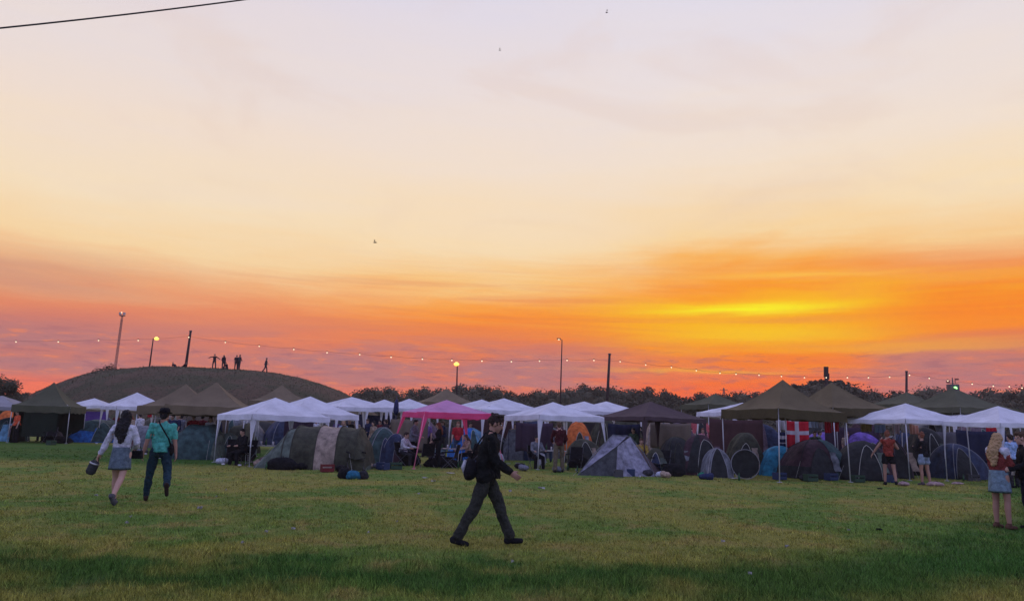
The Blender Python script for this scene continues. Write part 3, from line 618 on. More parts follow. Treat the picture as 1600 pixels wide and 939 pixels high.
# ------------------------------------------------------------------ tents
def dome(l, r, top, base, col, label, pipe=None, ry=None, rot=0, door=None, band=None, fly=None, push=0, name='dome_tent', expo=1.0, ribs=True, lean=0, group=None, ropes=True, halfdoor=False, ppow=3.0):
    g = G((l+r)/2, base); D = g.y+push; s = F_PX/D/math.cos(0)
    w = (r-l)/s; h = P((l+r)/2, top, D).z; rx = w/2; ry = ry or rx*.9
    if push: g = Vector((P((l+r)/2, base, D).x, D, 0))
    t = thing(name, label, 'tent', (g.x, D+ry*.9, 0), R(rot), group); sd = l*1.3
    rx = rx*(D+ry*.9)/D*1.06; rr_ = random.Random(int(sd*7)); lean = lean or rr_.uniform(-.14, .14); ph = rr_.uniform(0, 6)
    h = P((l+r)/2, top, D+ry*.8).z
    def S(a, v, off=0):
        ca, sa = math.cos(a), math.sin(a); Rr = 1/((abs(ca)**ppow+abs(sa)**ppow)**(1/ppow))
        th = v*math.pi/2; k = math.cos(th)**expo; z = math.sin(th)
        sagf = 1-.13*abs(math.cos(2*a))*math.sin(math.pi*min(1, v*1.1))
        nz = 1+.05*noise.noise(Vector((ca*2+sd, sa*2, v*3)))+.022*noise.noise(Vector((ca*7+sd, sa*7, v*9)))
        kk = k*Rr*sagf*nz
        zz = (h+off)*z*(1+.09*math.sin(a+ph)*k+.05*math.sin(3*a+ph*2)*k); return Vector(((rx+off)*kk*ca+lean*z*rx, (ry+off)*kk*sa, max(0, zz)))
    NA, NV = 72, 24
    mb = MB(); mb.grid([[S(k*2*math.pi/NA, j/NV) for k in range(NA)] for j in range(NV+1)], closed=True)
    mb.build('fly_sheet', col, t, True)
    if pipe:
        for d in (0, 1):
            a0 = math.pi/4+d*math.pi/2
            arc = [S(a0, j/14, .008) for j in range(15)]+[S(a0+math.pi, j/14, .008) for j in range(13, -1, -1)]
            MB().tube(arc, .012, 6).build('pole_sleeve', pipe, t, True)
    if not door and group is None and push < 4:
        door = (-PI/2+rr_.uniform(-.5, .5), rr_.uniform(.28, .42), rr_.uniform(.5, .72), rr_.choice(DOORS))
        fp = MB(); a0 = door[0]+door[1]; q0 = S(a0, .45, .04); q1 = S(a0, .12, .05)
        fp.grid([[q0.lerp(q1, i/6)+Vector((j*.07+.02*math.sin(i*2+j), -.03*j+.015*math.sin(i*1.7), 0)) for j in range(4)] for i in range(7)]).build('door_flap', rr_.choice(FLAPS), t, True)
    if door:
        a0, wd, vt, dmx = door; rows = []
        for j in range(11):
            v = j/10; ww = wd*math.sqrt(max(0, 1-v**2.2))+.01
            rows.append([S(a0-ww+2*ww*i/10, .02+v*vt, .022) for i in range(11)])
        d_ = MB().grid(rows).build('door', dmx, t, True)
        rim = [rows[j][0] for j in range(11)]+[rows[j][10] for j in range(10, -1, -1)]
        MB().tube(rim, .011, 5).build('door_zip', pipe or rope, d_, True)
    if band:
        bm2, v1 = band; MB().grid([[S(k*2*math.pi/NA, .004+v1*j/3, .014) for k in range(NA)] for j in range(4)], closed=True).build('mud_skirt', bm2, t, True)
    if fly:
        a0, a1, v0, v1, fm = fly
        MB().grid([[S(a0+(a1-a0)*i/16, v0+(v1-v0)*j/8, .03) for i in range(17)] for j in range(9)]).build('fly_panel', fm, t, True)
    if ropes:
        for a0 in (math.pi*1.25, math.pi*1.75):
            q = S(a0, .55); e = S(a0, 0)*1.22; MB().tube([q, Vector((e.x, e.y, 0.02))], .004, 4).build('guy_rope', rope, t)
    return t
def tunnel(l, r, top, base, segs, label, ry=1.1, mats=(), prof=None, rot=0, push=0, pipe=None, group=None):
    """barrel tent, axis along local x. prof: list of (x 0..1, height factor, half-depth factor, matindex)"""
    g = G((l+r)/2, base); D = g.y+push
    if push: g = Vector((P((l+r)/2, base, D).x, D, 0))
    yc = D+ry*.95; wdt = (r-l)/F_PX*(D+.3); h = P((l+r)/2, top, D+ry*.7).z
    t = thing('tunnel_tent', label, 'tent', (P((l+r)/2, base, D).x*yc/D*1.0, yc, 0), R(rot), group)
    rows = []; mi = []
    NS = 6
    for a, b_ in zip(prof, prof[1:]):
        for k in range(NS):
            u = k/NS; x = (a[0]+(b_[0]-a[0])*u-.5)*wdt; hf = a[1]+(b_[1]-a[1])*u; df = a[2]+(b_[2]-a[2])*u
            sg = 1-.035*math.sin(math.pi*u)
            rows.append([Vector((x, -ry*df*math.copysign(abs(math.cos(th))**.8, math.cos(th))*(1+.05*noise.noise(Vector((x*2, th*2, l)))+.02*noise.noise(Vector((x*7, th*6, l)))), max(0, h*hf*sg*math.sin(th)**.85*(1+.03*noise.noise(Vector((x*4, th*3, l+7))))))) for th in [math.pi*i/24 for i in range(25)]]); mi.append(a[3])
    a = prof[-1]; rows.append([Vector(((a[0]-.5)*wdt, -ry*a[2]*math.copysign(abs(math.cos(th))**.8, math.cos(th)), max(0, h*a[1]*math.sin(th)**.85))) for th in [math.pi*i/24 for i in range(25)]])
    mb = MB().grid(rows, mi=lambda i, k: mi[i])
    for rr in (rows[0], rows[-1]): mb.face([mb.verts(rr)+i for i in range(25)])
    mb.build('fly_sheet', list(mats), t, True)
    for i, a in enumerate(prof[:-1]):
        if a[1] > .6 and pipe: MB().tube([q*1.004+Vector((0, 0, .006)) for q in rows[i*NS]], .014, 6).build('pole_sleeve', pipe, t, True)
    for s in (-1, 1): MB().tube([(s*wdt*.33, -ry*.75, h*.55), (s*wdt*.42, -ry*1.35, .02)], .004, 4).build('guy_rope', rope, t)
    return t
cl = lambda nme, r, g, b, t=.10: mat(nme, (r*1.3+.004, g*1.3+.003, b*1.25+.002), .75, 1.0, 8, .30, 4.5, trans=t, spec=.3, key='cl%s_%g_%g_%g' % (nme, r, g, b))
c_navy = cl('navy_nylon', .022, .035, .075); c_dark = cl('near_black_nylon', .014, .017, .018); c_olive = cl('dark_olive_nylon', .040, .042, .026); c_maroon = cl('dark_maroon_nylon', .042, .018, .026)
c_teal = cl('dark_teal_nylon', .030, .065, .065); c_greyg = cl('grey_green_nylon', .085, .11, .09); c_beige = cl('beige_nylon', .27, .21, .17); c_grey = cl('grey_nylon', .13, .14, .16); c_lav = cl('lavender_grey_nylon', .22, .22, .28)
c_blue = cl('bright_blue_nylon', .02, .13, .42, .15); c_cyan = cl('turquoise_nylon', .02, .19, .30, .15); c_orange = cl('orange_nylon', .85, .16, .04, .3); c_purple = cl('purple_nylon', .14, .08, .34, .12); c_pipe = mat('pale_piping', (.27, .27, .29), .7)
c_mauve = cl('mauve_nylon', .11, .075, .10); c_red = cl('faded_red_nylon', .36, .07, .08); c_lblue = cl('light_blue_nylon', .12, .28, .42, .15)
PI = math.pi
DOORS = [c_dark, c_navy, c_dark, c_olive, c_maroon, c_teal]; FLAPS = [c_grey, c_greyg, c_mauve, c_beige, c_lav]
dome(-28, 24, 652, 689, c_teal, 'blue tent at the far left edge, in front of the grey canopy', pipe=c_pipe, fly=(-PI*.5, -PI*.15, 0, .5, c_lblue))
dome(-14, 20, 641, 680, c_orange, 'orange tent top peeping over the far left blue tent', push=5, ropes=False)
dome(97, 172, 655, 691, c_greyg, 'slumped grey green tent with bright blue lower sheet', band=(c_blue, .42), rot=15, fly=(-PI*.75, -PI*.5, .3, .7, c_teal), ry=1.1)
tunnel(266, 352, 662, 718, 3, 'dark teal barrel tent right of the man in the teal shirt', ry=1.1, mats=(c_greyg, c_teal), prof=[(0, .15, .8, 0), (.14, .72, .95, 1), (.35, 1, 1, 1), (.72, 1, 1, 1), (.9, .7, .9, 0), (1, .1, .8, 0)])
tunnel(352, 398, 660, 712, 3, 'brown grey tent under the nearest left white gazebo', ry=1.0, mats=(c_olive, c_greyg), prof=[(0, .2, .8, 1), (.25, .9, 1, 0), (.7, 1, 1, 0), (1, .3, .8, 0)], push=1.5)
tunnel(408, 580, 664, 734, 4, 'large olive tunnel tent with one beige band', ry=1.25, mats=(c_greyg, c_olive, c_beige), prof=[(0, .08, .7, 0), (.12, .45, .85, 0), (.26, .88, .97, 0), (.34, .98, 1, 1), (.55, 1.0, 1, 2), (.735, .99, 1, 1), (.90, .96, .96, 1), (.97, .6, .9, 1), (1, .1, .85, 1)], pipe=mat('olive_piping', (.05, .05, .035), .8))
dome(566, 622, 668, 725, c_teal, 'teal grey dome tent with pale piping beside the tunnel tent', pipe=c_pipe, door=(-PI*.5, .3, .5, c_navy), rot=20)
dome(597, 642, 678, 726, c_navy, 'small dark blue dome tent beside the splayed pink leg', pipe=c_pipe, rot=-15, ropes=False)
dome(700, 766, 669, 722, c_blue, 'bright blue tent seen under the pink gazebo', push=.8, rot=20, ropes=False, fly=(-PI*.45, -PI*.2, .1, .9, c_lblue))
tunnel(786, 838, 668, 722, 3, 'blue grey barrel tent left of the middle white gazebo leg', ry=1.0, mats=(c_grey, c_navy), prof=[(0, .5, .9, 0), (.15, .95, 1, 0), (.6, 1, 1, 1), (.9, .85, .9, 1), (1, .2, .8, 1)], pipe=c_navy, push=1.5)
tunnel(815, 888, 670, 720, 3, 'blue grey barrel tent behind the man in maroon', ry=1.0, mats=(c_grey, c_olive), prof=[(0, .4, .8, 0), (.15, .95, 1, 0), (.5, 1, 1, 0), (.8, .8, .9, 1), (1, .2, .8, 1)], pipe=c_dark, push=3.0)
dome(880, 930, 659, 722, c_orange, 'bright orange dome tent under the middle white gazebo', push=.8, ropes=False, lean=.02)
dome(884, 946, 686, 724, c_olive, 'low olive tent in front of the bright orange one', push=.2, ropes=False)
dome(918, 966, 656, 722, c_olive, 'olive grey leaning dome tent behind the grey ridge tent', push=3, lean=.12, ropes=False, expo=.8)
dome(1008, 1062, 655, 718, c_beige, 'beige tent with arched window under the brown gazebo', push=6, door=(-PI*.45, .3, .75, c_greyg), pipe=c_pipe, ropes=False, expo=.8)
dome(1040, 1102, 660, 735, c_mauve, 'mauve brown dome tent right of the brown gazebo', push=4.5, ropes=False)
dome(1035, 1098, 683, 742, c_dark, 'low black tent behind the grey ridge tent', rot=10, pipe=c_olive)
dome(1060, 1127, 679, 743, c_maroon, 'dark brown dome tent left of the big olive marquee', rot=-12, fly=(-PI*.62, -PI*.45, .05, .95, c_dark), ropes=False)
dome(1105, 1150, 701, 747, c_grey, 'small grey igloo tent with pale arched piping by the first marquee leg', pipe=c_pipe, door=(-PI*.55, .5, .8, c_dark), ry=.7)
dome(1174, 1206, 699, 734, c_mauve, 'small mauve tent with double arched piping', pipe=c_pipe, push=1.5, door=(-PI*.5, .55, .8, c_mauve), ry=.6, ropes=False)
dome(1126, 1182, 664, 738, c_maroon, 'maroon grey dome tent standing inside the big olive marquee', push=5, ropes=False, pipe=c_mauve)
dome(1165, 1240, 662, 738, c_navy, 'navy and purple dome tent at the back of the big marquee', push=6.5, ropes=False, fly=(-PI*.8, -PI*.5, .2, .9, c_mauve))
dome(1196, 1252, 697, 745, c_cyan, 'bright turquoise tent by the middle marquee leg', ry=.8, expo=.85, push=.4, ropes=False)
dome(1232, 1330, 687, 748, c_maroon, 'wide dark maroon dome tent under the Danish flag', rot=12, band=(c_dark, .2), fly=(-PI*.40, -PI*.14, .0, .85, c_teal), pipe=c_dark, ry=1.1)
dome(1262, 1345, 676, 736, c_purple, 'purple tent behind the wide maroon dome', push=2.6, ropes=False)
dome(1330, 1402, 676, 742, c_purple, 'purple sheeted tent behind the near black dome', push=2.6, ropes=False)
dome(1322, 1404, 689, 751, c_dark, 'near black dome tent by the right marquee leg', rot=-10, fly=(-PI*.3, -PI*.1, 0, .7, c_maroon), ry=1.0)
dome(1395, 1455, 672, 742, c_navy, 'dark blue round topped tent under the broad white gazebo', push=1.6, pipe=c_dark, ropes=False)
dome(1432, 1500, 668, 746, c_dark, 'tall black tent behind the girl in denim shorts', push=1.0, ropes=False)
dome(1478, 1556, 694, 749, c_navy, 'navy dome tent with one pale arched hoop', pipe=c_pipe, rot=15, door=(-PI*.6, .4, .7, c_dark))
dome(1500, 1578, 683, 742, c_teal, 'dark blue grey tent behind the navy hooped one', push=2.0, ropes=False)
dome(1560, 1640, 680, 744, c_navy, 'navy tent at the right edge behind the blonde woman', push=1.0, ropes=False)
dome(1140, 1200, 676, 744, c_olive, 'olive brown tent behind the folded round tent', push=1.2, ropes=False)
dome(1378, 1432, 684, 748, c_dark, 'black tent between the near black dome and the blue round topped one', push=.3, pipe=c_mauve)
dome(1010, 1050, 700, 744, c_olive, 'low olive tent squeezed beside the grey ridge tent', push=1.0, ropes=False)
dome(742, 800, 676, 722, c_grey, 'grey tent behind the legs of the pink gazebo', push=2.5, ropes=False, pipe=c_dark)
dome(330, 372, 676, 718, c_greyg, 'low grey green tent between the teal barrel tent and the left gazebo', push=.6, ropes=False)
dome(172, 236, 664, 705, c_grey, 'grey tent hidden behind the two walkers', push=4, ropes=False)
# back rows, only their tops show
for i, (a, w, tp, D, cm_, lb) in enumerate([(168, 44, 656, 44, c_greyg, 'pale grey tent behind the woman in white'), (515, 50, 650, 40, c_grey, 'grey tent far behind the tunnel tent'), (655, 60, 652, 44, c_mauve, 'mauve tent behind the pink gazebo, left'), (830, 55, 655, 40, c_navy, 'navy tent far behind the middle gazebo'),
      (980, 60, 652, 38, c_olive, 'olive tent far under the brown gazebo'), (1095, 60, 652, 41, c_red, 'faded red tent between the brown gazebo and big marquee'), (1290, 70, 660, 42, c_dark, 'dark tent far behind the hanging red clothes'), (1365, 56, 655, 40, c_maroon, 'dull red tent far behind the laundry'),
      (1470, 60, 655, 40, c_grey, 'grey tent far behind, between the right white gazebos'), (1540, 70, 657, 41, c_mauve, 'mauve tent far behind the right edge gazebo'), (355, 50, 650, 42, c_grey, 'grey tent far behind the left white gazebos'), (585, 44, 650, 46, c_olive, 'olive tent far behind the small white gazebos'), (745, 50, 653, 42, c_grey, 'grey tent far behind the walking man'), (262, 46, 655, 42, c_navy, 'navy tent far behind the tan marquees')]):
    p = P(a, 660, D); s = F_PX/D; zt = P(a, tp, D).z
    b_px = 665+(a-800)*.026+EYE*s
    dome(a-w/2, a+w/2, tp, b_px, cm_, lb, ropes=False, rot=i*17 % 40-20)

rf = random.Random(5); fill = [(c_navy, 'dark blue'), (c_olive, 'olive'), (c_maroon, 'maroon'), (c_greyg, 'grey green'), (c_grey, 'grey'), (c_dark, 'black'), (c_mauve, 'mauve'), (c_teal, 'dark teal')]
for i in range(44):
    a = 130+i*34+rf.uniform(-12, 12); D = rf.uniform(36, 50) if i % 2 else rf.uniform(50, 62)
    if a < 480 and D < 44: D += 8
    s = F_PX/D; cm_, cn = fill[rf.randrange(8)]; w = rf.uniform(2.2, 3.2)*s
    dome(a-w/2, a+w/2, P(a, 660, D).z and (665+(a-800)*.026-(rf.uniform(1.2, 1.75)-EYE)*s), 665+(a-800)*.026+EYE*s, cm_, cn+' tent in the jumbled back rows of the camp', ropes=False, rot=rf.uniform(-40, 40), group=cn+' tents in the back rows', pipe=c_pipe if i % 3 == 0 else None)
# grey ridge tent
g = G(962, 744); D = g.y; t = thing('ridge_tent', 'grey and lavender ridge tent in front of the brown gazebo', 'tent', (g.x, D, 0))
def L_(px, py, dy): q = P(px, py, D+dy); return Vector((q.x-g.x, dy, max(q.z, .0)))
A = L_(903, 741, .1); B = L_(962, 744, -.1); Cc = L_(1024, 743, .5); Tp = L_(965, 697, .35); T1 = L_(958, 680, .8); T2 = L_(985, 682, 1.2); Rr = L_(1042, 738, 1.6); Lf = L_(905, 738, 1.5); Bk = Vector((.6, 2.4, 0))
for q in (A, B, Cc, Rr, Lf): q.z = 0
def panel(pts, nm, m_, parent, bulge=.04, nn=8):
    """curved triangle/quad panel"""
    if len(pts) == 3: pts = [pts[0], pts[1], pts[2], pts[2]]
    a, b_, c_, d = pts; nrm = (b_-a).cross(d-a).normalized(); rows = []
    for j in range(nn+1):
        v = j/nn; l0 = a.lerp(d, v); r0 = b_.lerp(c_, v); rows.append([l0.lerp(r0, i/nn)+nrm*bulge*math.sin(PI*i/nn)*math.sin(PI*v)*-1+nrm*.012*noise.noise(Vector((i*.6, j*.6, a.x))) for i in range(nn+1)])
    return MB().grid(rows).build(nm, m_, parent, True)
panel([A, B, Tp], 'door', cl('dark_slate_nylon', .045, .05, .055), t, .03)
panel([B, Cc, T2, Tp], 'front_panel', c_lav, t, .05)
panel([A+Vector((-.02, .05, 0)), Tp+Vector((0, .0, .02)), T2+Vector((-.1, 0, .04)), T1], 'top_panel', c_lav, t, -.03)
panel([A+Vector((-.02, .08, 0)), T1, T1+Vector((-.2, .8, -.3)), Lf], 'side_panel', c_grey, t)
panel([Cc, Rr, T2+Vector((.15, .9, -.25)), T2], 'side_panel', cl('brown_nylon', .06, .04, .045), t, -.04)
panel([Lf, Rr, T2+Vector((.15, .9, -.25)), T1+Vector((-.2, .8, -.3))], 'back_panel', c_grey, t)
panel([T1, T2, T2+Vector((.15, .9, -.25)), T1+Vector((-.2, .8, -.3))], 'roof_panel', c_lav, t)
MB().tube([A, A.lerp(T1, .5)+Vector((-.02, -.05, .10)), T1+Vector((0, 0, .02)), T2, T2.lerp(Cc, .5)+Vector((.06, -.03, .09)), Cc], .014, 6).build('pole_sleeve', c_grey, t)
for e in (A, Cc): MB().tube([Vector((e.x, e.y, .15)), Vector((e.x*1.15, e.y-.35, .01))], .004, 4).build('guy_rope', rope, t)
# folded round pop-up tent standing on edge
g = G(1166, 748); t = thing('folded_popup_tent', 'dark round folded tent with pale rim leaning by the igloo tent', 'tent bag', (g.x, g.y+.05, 0)); rad = 22/F_PX*g.y
MB().tube([(0, 0, rad), (0, .07, rad)], rad*.95, 28).build('folded_fabric', c_dark, t); ring = [Vector((math.cos(a)*rad, -.01+.03*math.sin(a), rad+math.sin(a)*rad)) for a in [k*2*PI/32 for k in range(33)]]
MB().tube(ring, .013, 6).build('hoop', c_pipe, t, True)

# ------------------------------------------------------------------ people
skin_m = mat('skin', (.50, .30, .22), .6, .1, 30, .05); skin_t = mat('tanned_skin', (.36, .20, .14), .6, .1, 30, .05)
eye_w = mat('eye_white', (.7, .68, .65), .3); eye_d = mat('iris', (.03, .02, .015), .3)
TMP = {}
def fuse(mb, voxel, smooth=3, fold=0, fs=9, seed=0):
    me = mb.mesh('tmp', skin_m, True); o = bpy.data.objects.new('tmp', me); COL.objects.link(o)
    r = o.modifiers.new('r', 'REMESH'); r.mode = 'VOXEL'; r.voxel_size = voxel; r.use_smooth_shade = True
    if smooth: s = o.modifiers.new('s', 'SMOOTH'); s.factor = .5; s.iterations = smooth
    dg = bpy.context.evaluated_depsgraph_get(); ev = o.evaluated_get(dg); m2 = bpy.data.meshes.new_from_object(ev, depsgraph=dg)
    bpy.data.objects.remove(o); bpy.data.meshes.remove(me)
    if fold:
        nv = len(m2.vertices); co = np.empty(nv*3, np.float32); m2.vertices.foreach_get('co', co); no = np.empty(nv*3, np.float32); m2.vertices.foreach_get('normal', no)
        co = co.reshape(-1, 3); no = no.reshape(-1, 3)
        d = np.array([noise.noise(Vector((p[0]*fs+seed, p[1]*fs, p[2]*fs*.75))) + .5*noise.noise(Vector((p[0]*fs*2.3, p[1]*fs*2.3+seed, p[2]*fs*2))) for p in co]) if nv < 60000 else np.zeros(nv)
        co += no*(d*fold)[:, None]; m2.vertices.foreach_set('co', co.reshape(-1)); m2.update()
    m2.materials.clear(); return m2
def person_meshes(pz, detail=True):
    """pz: pose and clothes. Local frame: faces +Y, left is -X. Returns [(part, mesh, materialkey)], in order"""
    H = pz.get('H', 1.72); k = H/1.75; fem = pz.get('fem', False); vx = .0075 if detail else .02
    hipw, shw = (.095, .165) if fem else (.09, .19)
    lean, side = R(pz.get('lean', 3)), R(pz.get('side', 0))
    Rt = Matrix.Rotation(-lean, 3, 'X') @ Matrix.Rotation(side, 3, 'Y')
    pel = Vector((0, 0, 0)); J = {}
    up = lambda x, y, z: Rt @ Vector((x, y, z))
    J['waist'] = up(0, 0, .12); J['chest'] = up(0, 0, .33); J['neck'] = up(0, -.01, .53); J['head'] = up(0, .02, .67)
    for sd, nm in ((-1, 'L'), (1, 'R')):
        th, kn, ab = pz.get('leg'+nm, (0, 3, 3)); th, kn, ab = R(th), R(kn), R(ab)
        hp_ = Vector((sd*hipw, 0, -.02)); d1 = Vector((sd*math.sin(ab), math.sin(th)*math.cos(ab), -math.cos(th)*math.cos(ab))); kp = hp_+d1*.43
        a2 = th-kn; d2 = Vector((sd*math.sin(ab)*.4, math.sin(a2), -math.cos(a2))).normalized(); ap = kp+d2*.42
        fa = R(pz.get('foot'+nm, None) if pz.get('foot'+nm) is not None else 0)
        fd = Vector((sd*.10, math.cos(fa), math.sin(fa))).normalized()
        J['hip'+nm], J['knee'+nm], J['ank'+nm], J['fd'+nm] = hp_, kp, ap, fd
        fn = Vector((0, -math.sin(fa), math.cos(fa))); heel = ap-fn*.055-fd*.05; toe = ap-fn*.06+fd*.135
        J['heel'+nm], J['toe'+nm] = heel, toe
        sp_, sa, el, inn = pz.get('arm'+nm, (0, 8, 12, 0)); sp_, sa, el, inn = R(sp_), R(sa), R(el), R(inn)
        sh = up(sd*shw, -.005, .465); u1 = Rt @ Vector((sd*math.sin(sa), math.sin(sp_)*math.cos(sa), -math.cos(sp_)*math.cos(sa)))
        ep = sh+u1*.28; b2 = sp_+el; u2 = Rt @ Vector((sd*math.sin(sa)*math.cos(el)-sd*math.sin(inn), math.sin(b2), -math.cos(b2))).normalized(); wp = ep+u2*.245
        J['sh'+nm], J['el'+nm], J['wr'+nm], J['hd'+nm] = sh, ep, wp, u2
    zmin = min(min(J['heel'+s].z, J['toe'+s].z)-.03 for s in 'LR')
    if pz.get('sit') is not None: zmin = -pz['sit']/k-.08 if pz['sit'] > 0 else -.10
    off = Vector((0, 0, -zmin))
    Q = lambda v: (v+off)*k
    for kk in list(J):
        if not kk.startswith(('fd', 'hd')): J[kk] = Q(J[kk])
    RtI = Rt
    def torso(mb, g=0, lo=0, hi=1):
        w = .9 if fem else 1
        if g == 0: mb.ell(Q(Vector((0, -.005, .0))), ((.165+g)*k, (.115+g)*k, .125*k), RtI); mb.ell(Q(Vector((0, -.05, -.03))), ((.14+g)*k, (.08+g)*k, .10*k))
        mb.ell(Q(up(0, 0, .15)), ((.135*w+g)*k, (.092+g)*k, .16*k), RtI)
        mb.ell(Q(up(0, 0, .33)), ((.162*w+g)*k, (.112+g)*k, .18*k), RtI)
        for s in (-1, 1): mb.cap(Q(up(s*.085*w, -.01, .10)), Q(up(s*(shw-.085), -.015, .43)), (.066+g)*k, (.072+g)*k)
        mb.cap(Q(up(0, -.01, .08)), Q(up(0, -.02, .44)), (.095+g)*k, (.085+g)*k)
        if lo <= 0 and g > 0: mb.tube([Q(up(0, -.012, -.03)), Q(up(0, -.012, .02)), Q(up(0, -.005, .14))], [(.185+g)*k, (.178+g)*k, (.140*w+g)*k], 28, flat=.74)
        if fem:
            for s in (-1, 1): mb.ell(Q(up(s*.07, .085, .345)), ((.06+g*.6)*k, (.05+g)*k, .06*k), RtI)
        mb.cap(Q(up(-shw+.045, -.01, .455)), Q(up(shw-.045, -.01, .455)), (.06+g)*k, (.06+g)*k)
        for s in (-1, 1): mb.cap(Q(up(s*.11, -.02, .46)), Q(up(s*.025, -.015, .53)), (.05+g*.6)*k, (.042+g*.3)*k)
    def arm(mb, s, g=0, frac=1.0, wide=0):
        sh, e, w = J['sh'+s], J['el'+s], J['wr'+s]; mb.ell(sh, ((.050+g*.7)*k,)*3)
        f1 = min(1, frac*2); mb.cap(sh, sh.lerp(e, f1), (.050+g)*k, (.042+g+wide*.3)*k)
        if frac > .5:
            f2 = (frac-.5)*2; mb.cap(e, e.lerp(w, f2*.45), (.039+g)*k, (.040+g)*k); mb.cap(e.lerp(w, f2*.4), e.lerp(w, f2), (.040+g)*k, (.028+g+wide)*k)
    def leg(mb, s, g=0, frac=1.0, wide=0):
        h, kn, a = J['hip'+s], J['knee'+s], J['ank'+s]; f1 = min(1, frac*2); r0 = .086 if not fem else .088
        mb.cap(h, h.lerp(kn, f1), (r0+g)*k, (.086+(.056-.086)*f1+g+(wide if frac <= .5 else 0))*k)
        if frac > .5:
            f2 = (frac-.5)*2; back = Vector((0, -.012*k, 0)); mb.cap(kn, kn.lerp(a, .35)+back, (.054+g)*k, (.055+g)*k); mb.cap(kn.lerp(a, .33)+back, kn.lerp(a, f2), (.054+g)*k, (.037+g+wide)*k)
    def hand(mb, s):
        sd = -1 if s == 'L' else 1; w = J['wr'+s]; d = J['hd'+s]; nrm = Vector((-sd, 0, 0)) - d*Vector((-sd, 0, 0)).dot(d)
        nrm = nrm.normalized() if nrm.length > .1 else Vector((0, 0, -1)); sv = d.cross(nrm)
        if sv.y < 0: sv = -sv
        M = Matrix((sv, nrm, d)).transposed(); pc = w+d*.05*k; mb.ell(pc, (.042*k, .020*k, .056*k), M); mb.cap(w-d*.01, w+d*.03*k, .026*k, .026*k)
        if not detail: mb.ell(w+d*.11*k+nrm*.01, (.035*k, .018*k, .06*k), M); return
        for i, (o_, ln) in enumerate(((.030, .068), (.010, .076), (-.010, .070), (-.029, .055))):
            b0 = w+(d*.088+sv*o_)*k; d1 = (d+nrm*.45).normalized(); d2 = (d+nrm*1.3).normalized(); b1 = b0+d1*ln*.55*k; mb.cap(b0, b1, .0098*k, .0092*k, 8); mb.cap(b1, b1+d2*ln*.5*k, .0092*k, .008*k, 8)
        b0 = w+(d*.03+sv*.03)*k; b1 = b0+(sv*.6+d*.7+nrm*.4).normalized()*.04*k; mb.cap(b0, b1, .012*k, .011*k, 8); mb.cap(b1, b1+(d+nrm*.5).normalized()*.032*k, .011*k, .009*k, 8)
    yaw = R(pz.get('yaw', 0)); Rh = Rt @ Matrix.Rotation(-yaw, 3, 'Z') @ Matrix.Rotation(R(-pz.get('nod', 5)), 3, 'X')
    hc = J['head']; hh = lambda x, y, z: hc + Rh @ Vector((x, y, z))*k
    body = MB(); torso(body); [arm(body, s) for s in 'LR']; [leg(body, s) for s in 'LR']; [hand(body, s) for s in 'LR']
    body.cap(J['neck']-Vector((0, 0, .03)), hh(0, -.015, -.05), .056*k, .052*k)
    body.ell(hh(0, -.01, .02), (.074*k, .093*k, .092*k), Rh); body.ell(hh(0, .022, -.035), (.058*k, .065*k, .075*k), Rh); body.ell(hh(0, .055, -.085), (.030*k, .028*k, .025*k), Rh)
    body.cap(hh(0, .080, .018), hh(0, .104, -.026), .010*k, .015*k, 8); body.cap(hh(-.035, .075, .03), hh(.035, .075, .03), .013*k, .013*k, 8)
    body.cap(hh(-.018, .080, -.058), hh(.018, .080, -.058), .010*k, .010*k, 8)
    for s in (-1, 1): body.ell(hh(s*.077, -.005, -.008), (.012*k, .020*k, .032*k), Rh)
    for s in 'LR':
        body.cap(J['ank'+s], J['heel'+s]+Vector((0, 0, .02)), .037*k, .034*k); body.cap(J['heel'+s]+Vector((0, 0, .01)), J['toe'+s], .034*k, .028*k)
    out = [('body', fuse(body, vx, 3 if detail else 1), 'skin')]
    sleeve, top = pz.get('sleeve', .4), pz.get('top', 'shirt'); g = .016
    mb = MB(); torso(mb, g, 1 if pz.get('crop') else 0); [arm(mb, s, .014, sleeve, .010 if sleeve < .5 else .006) for s in 'LR']
    if top == 'jacket':
        mb.cap(Q(up(-.085, -.01, -.02)), Q(up(.085, -.01, -.02)), .130*k, .130*k); mb.cap(Q(up(-.07, -.045, .05)), Q(up(-.10, -.05, .36)), .12*k, .10*k); mb.cap(Q(up(.07, -.045, .05)), Q(up(.10, -.05, .36)), .12*k, .10*k); mb.cap(J['neck']-Vector((0, 0, .04)), J['neck']+Vector((0, 0, .01)), .075*k, .068*k)
    out.append((pz.get('topname', 'shirt'), fuse(mb, vx*1.15, 6 if detail else 2, .019 if detail else .006, 11, H*9), 'top'))
    bot = pz.get('bottom', 'trousers'); mb = MB()
    if bot == 'trousers':
        mb.ell(Q(Vector((0, -.005, .01))), (.178*k, .128*k, .125*k), RtI); mb.ell(Q(Vector((0, -.05, -.03))), (.152*k, .095*k, .11*k)); [leg(mb, s, .018, .97, pz.get('wide', .012)) for s in 'LR']
    elif bot == 'shorts':
        mb.ell(Q(Vector((0, -.005, .01))), (.178*k, .128*k, .125*k), RtI); mb.ell(Q(Vector((0, -.05, -.03))), (.152*k, .095*k, .11*k)); [leg(mb, s, .018, .20, .02) for s in 'LR']
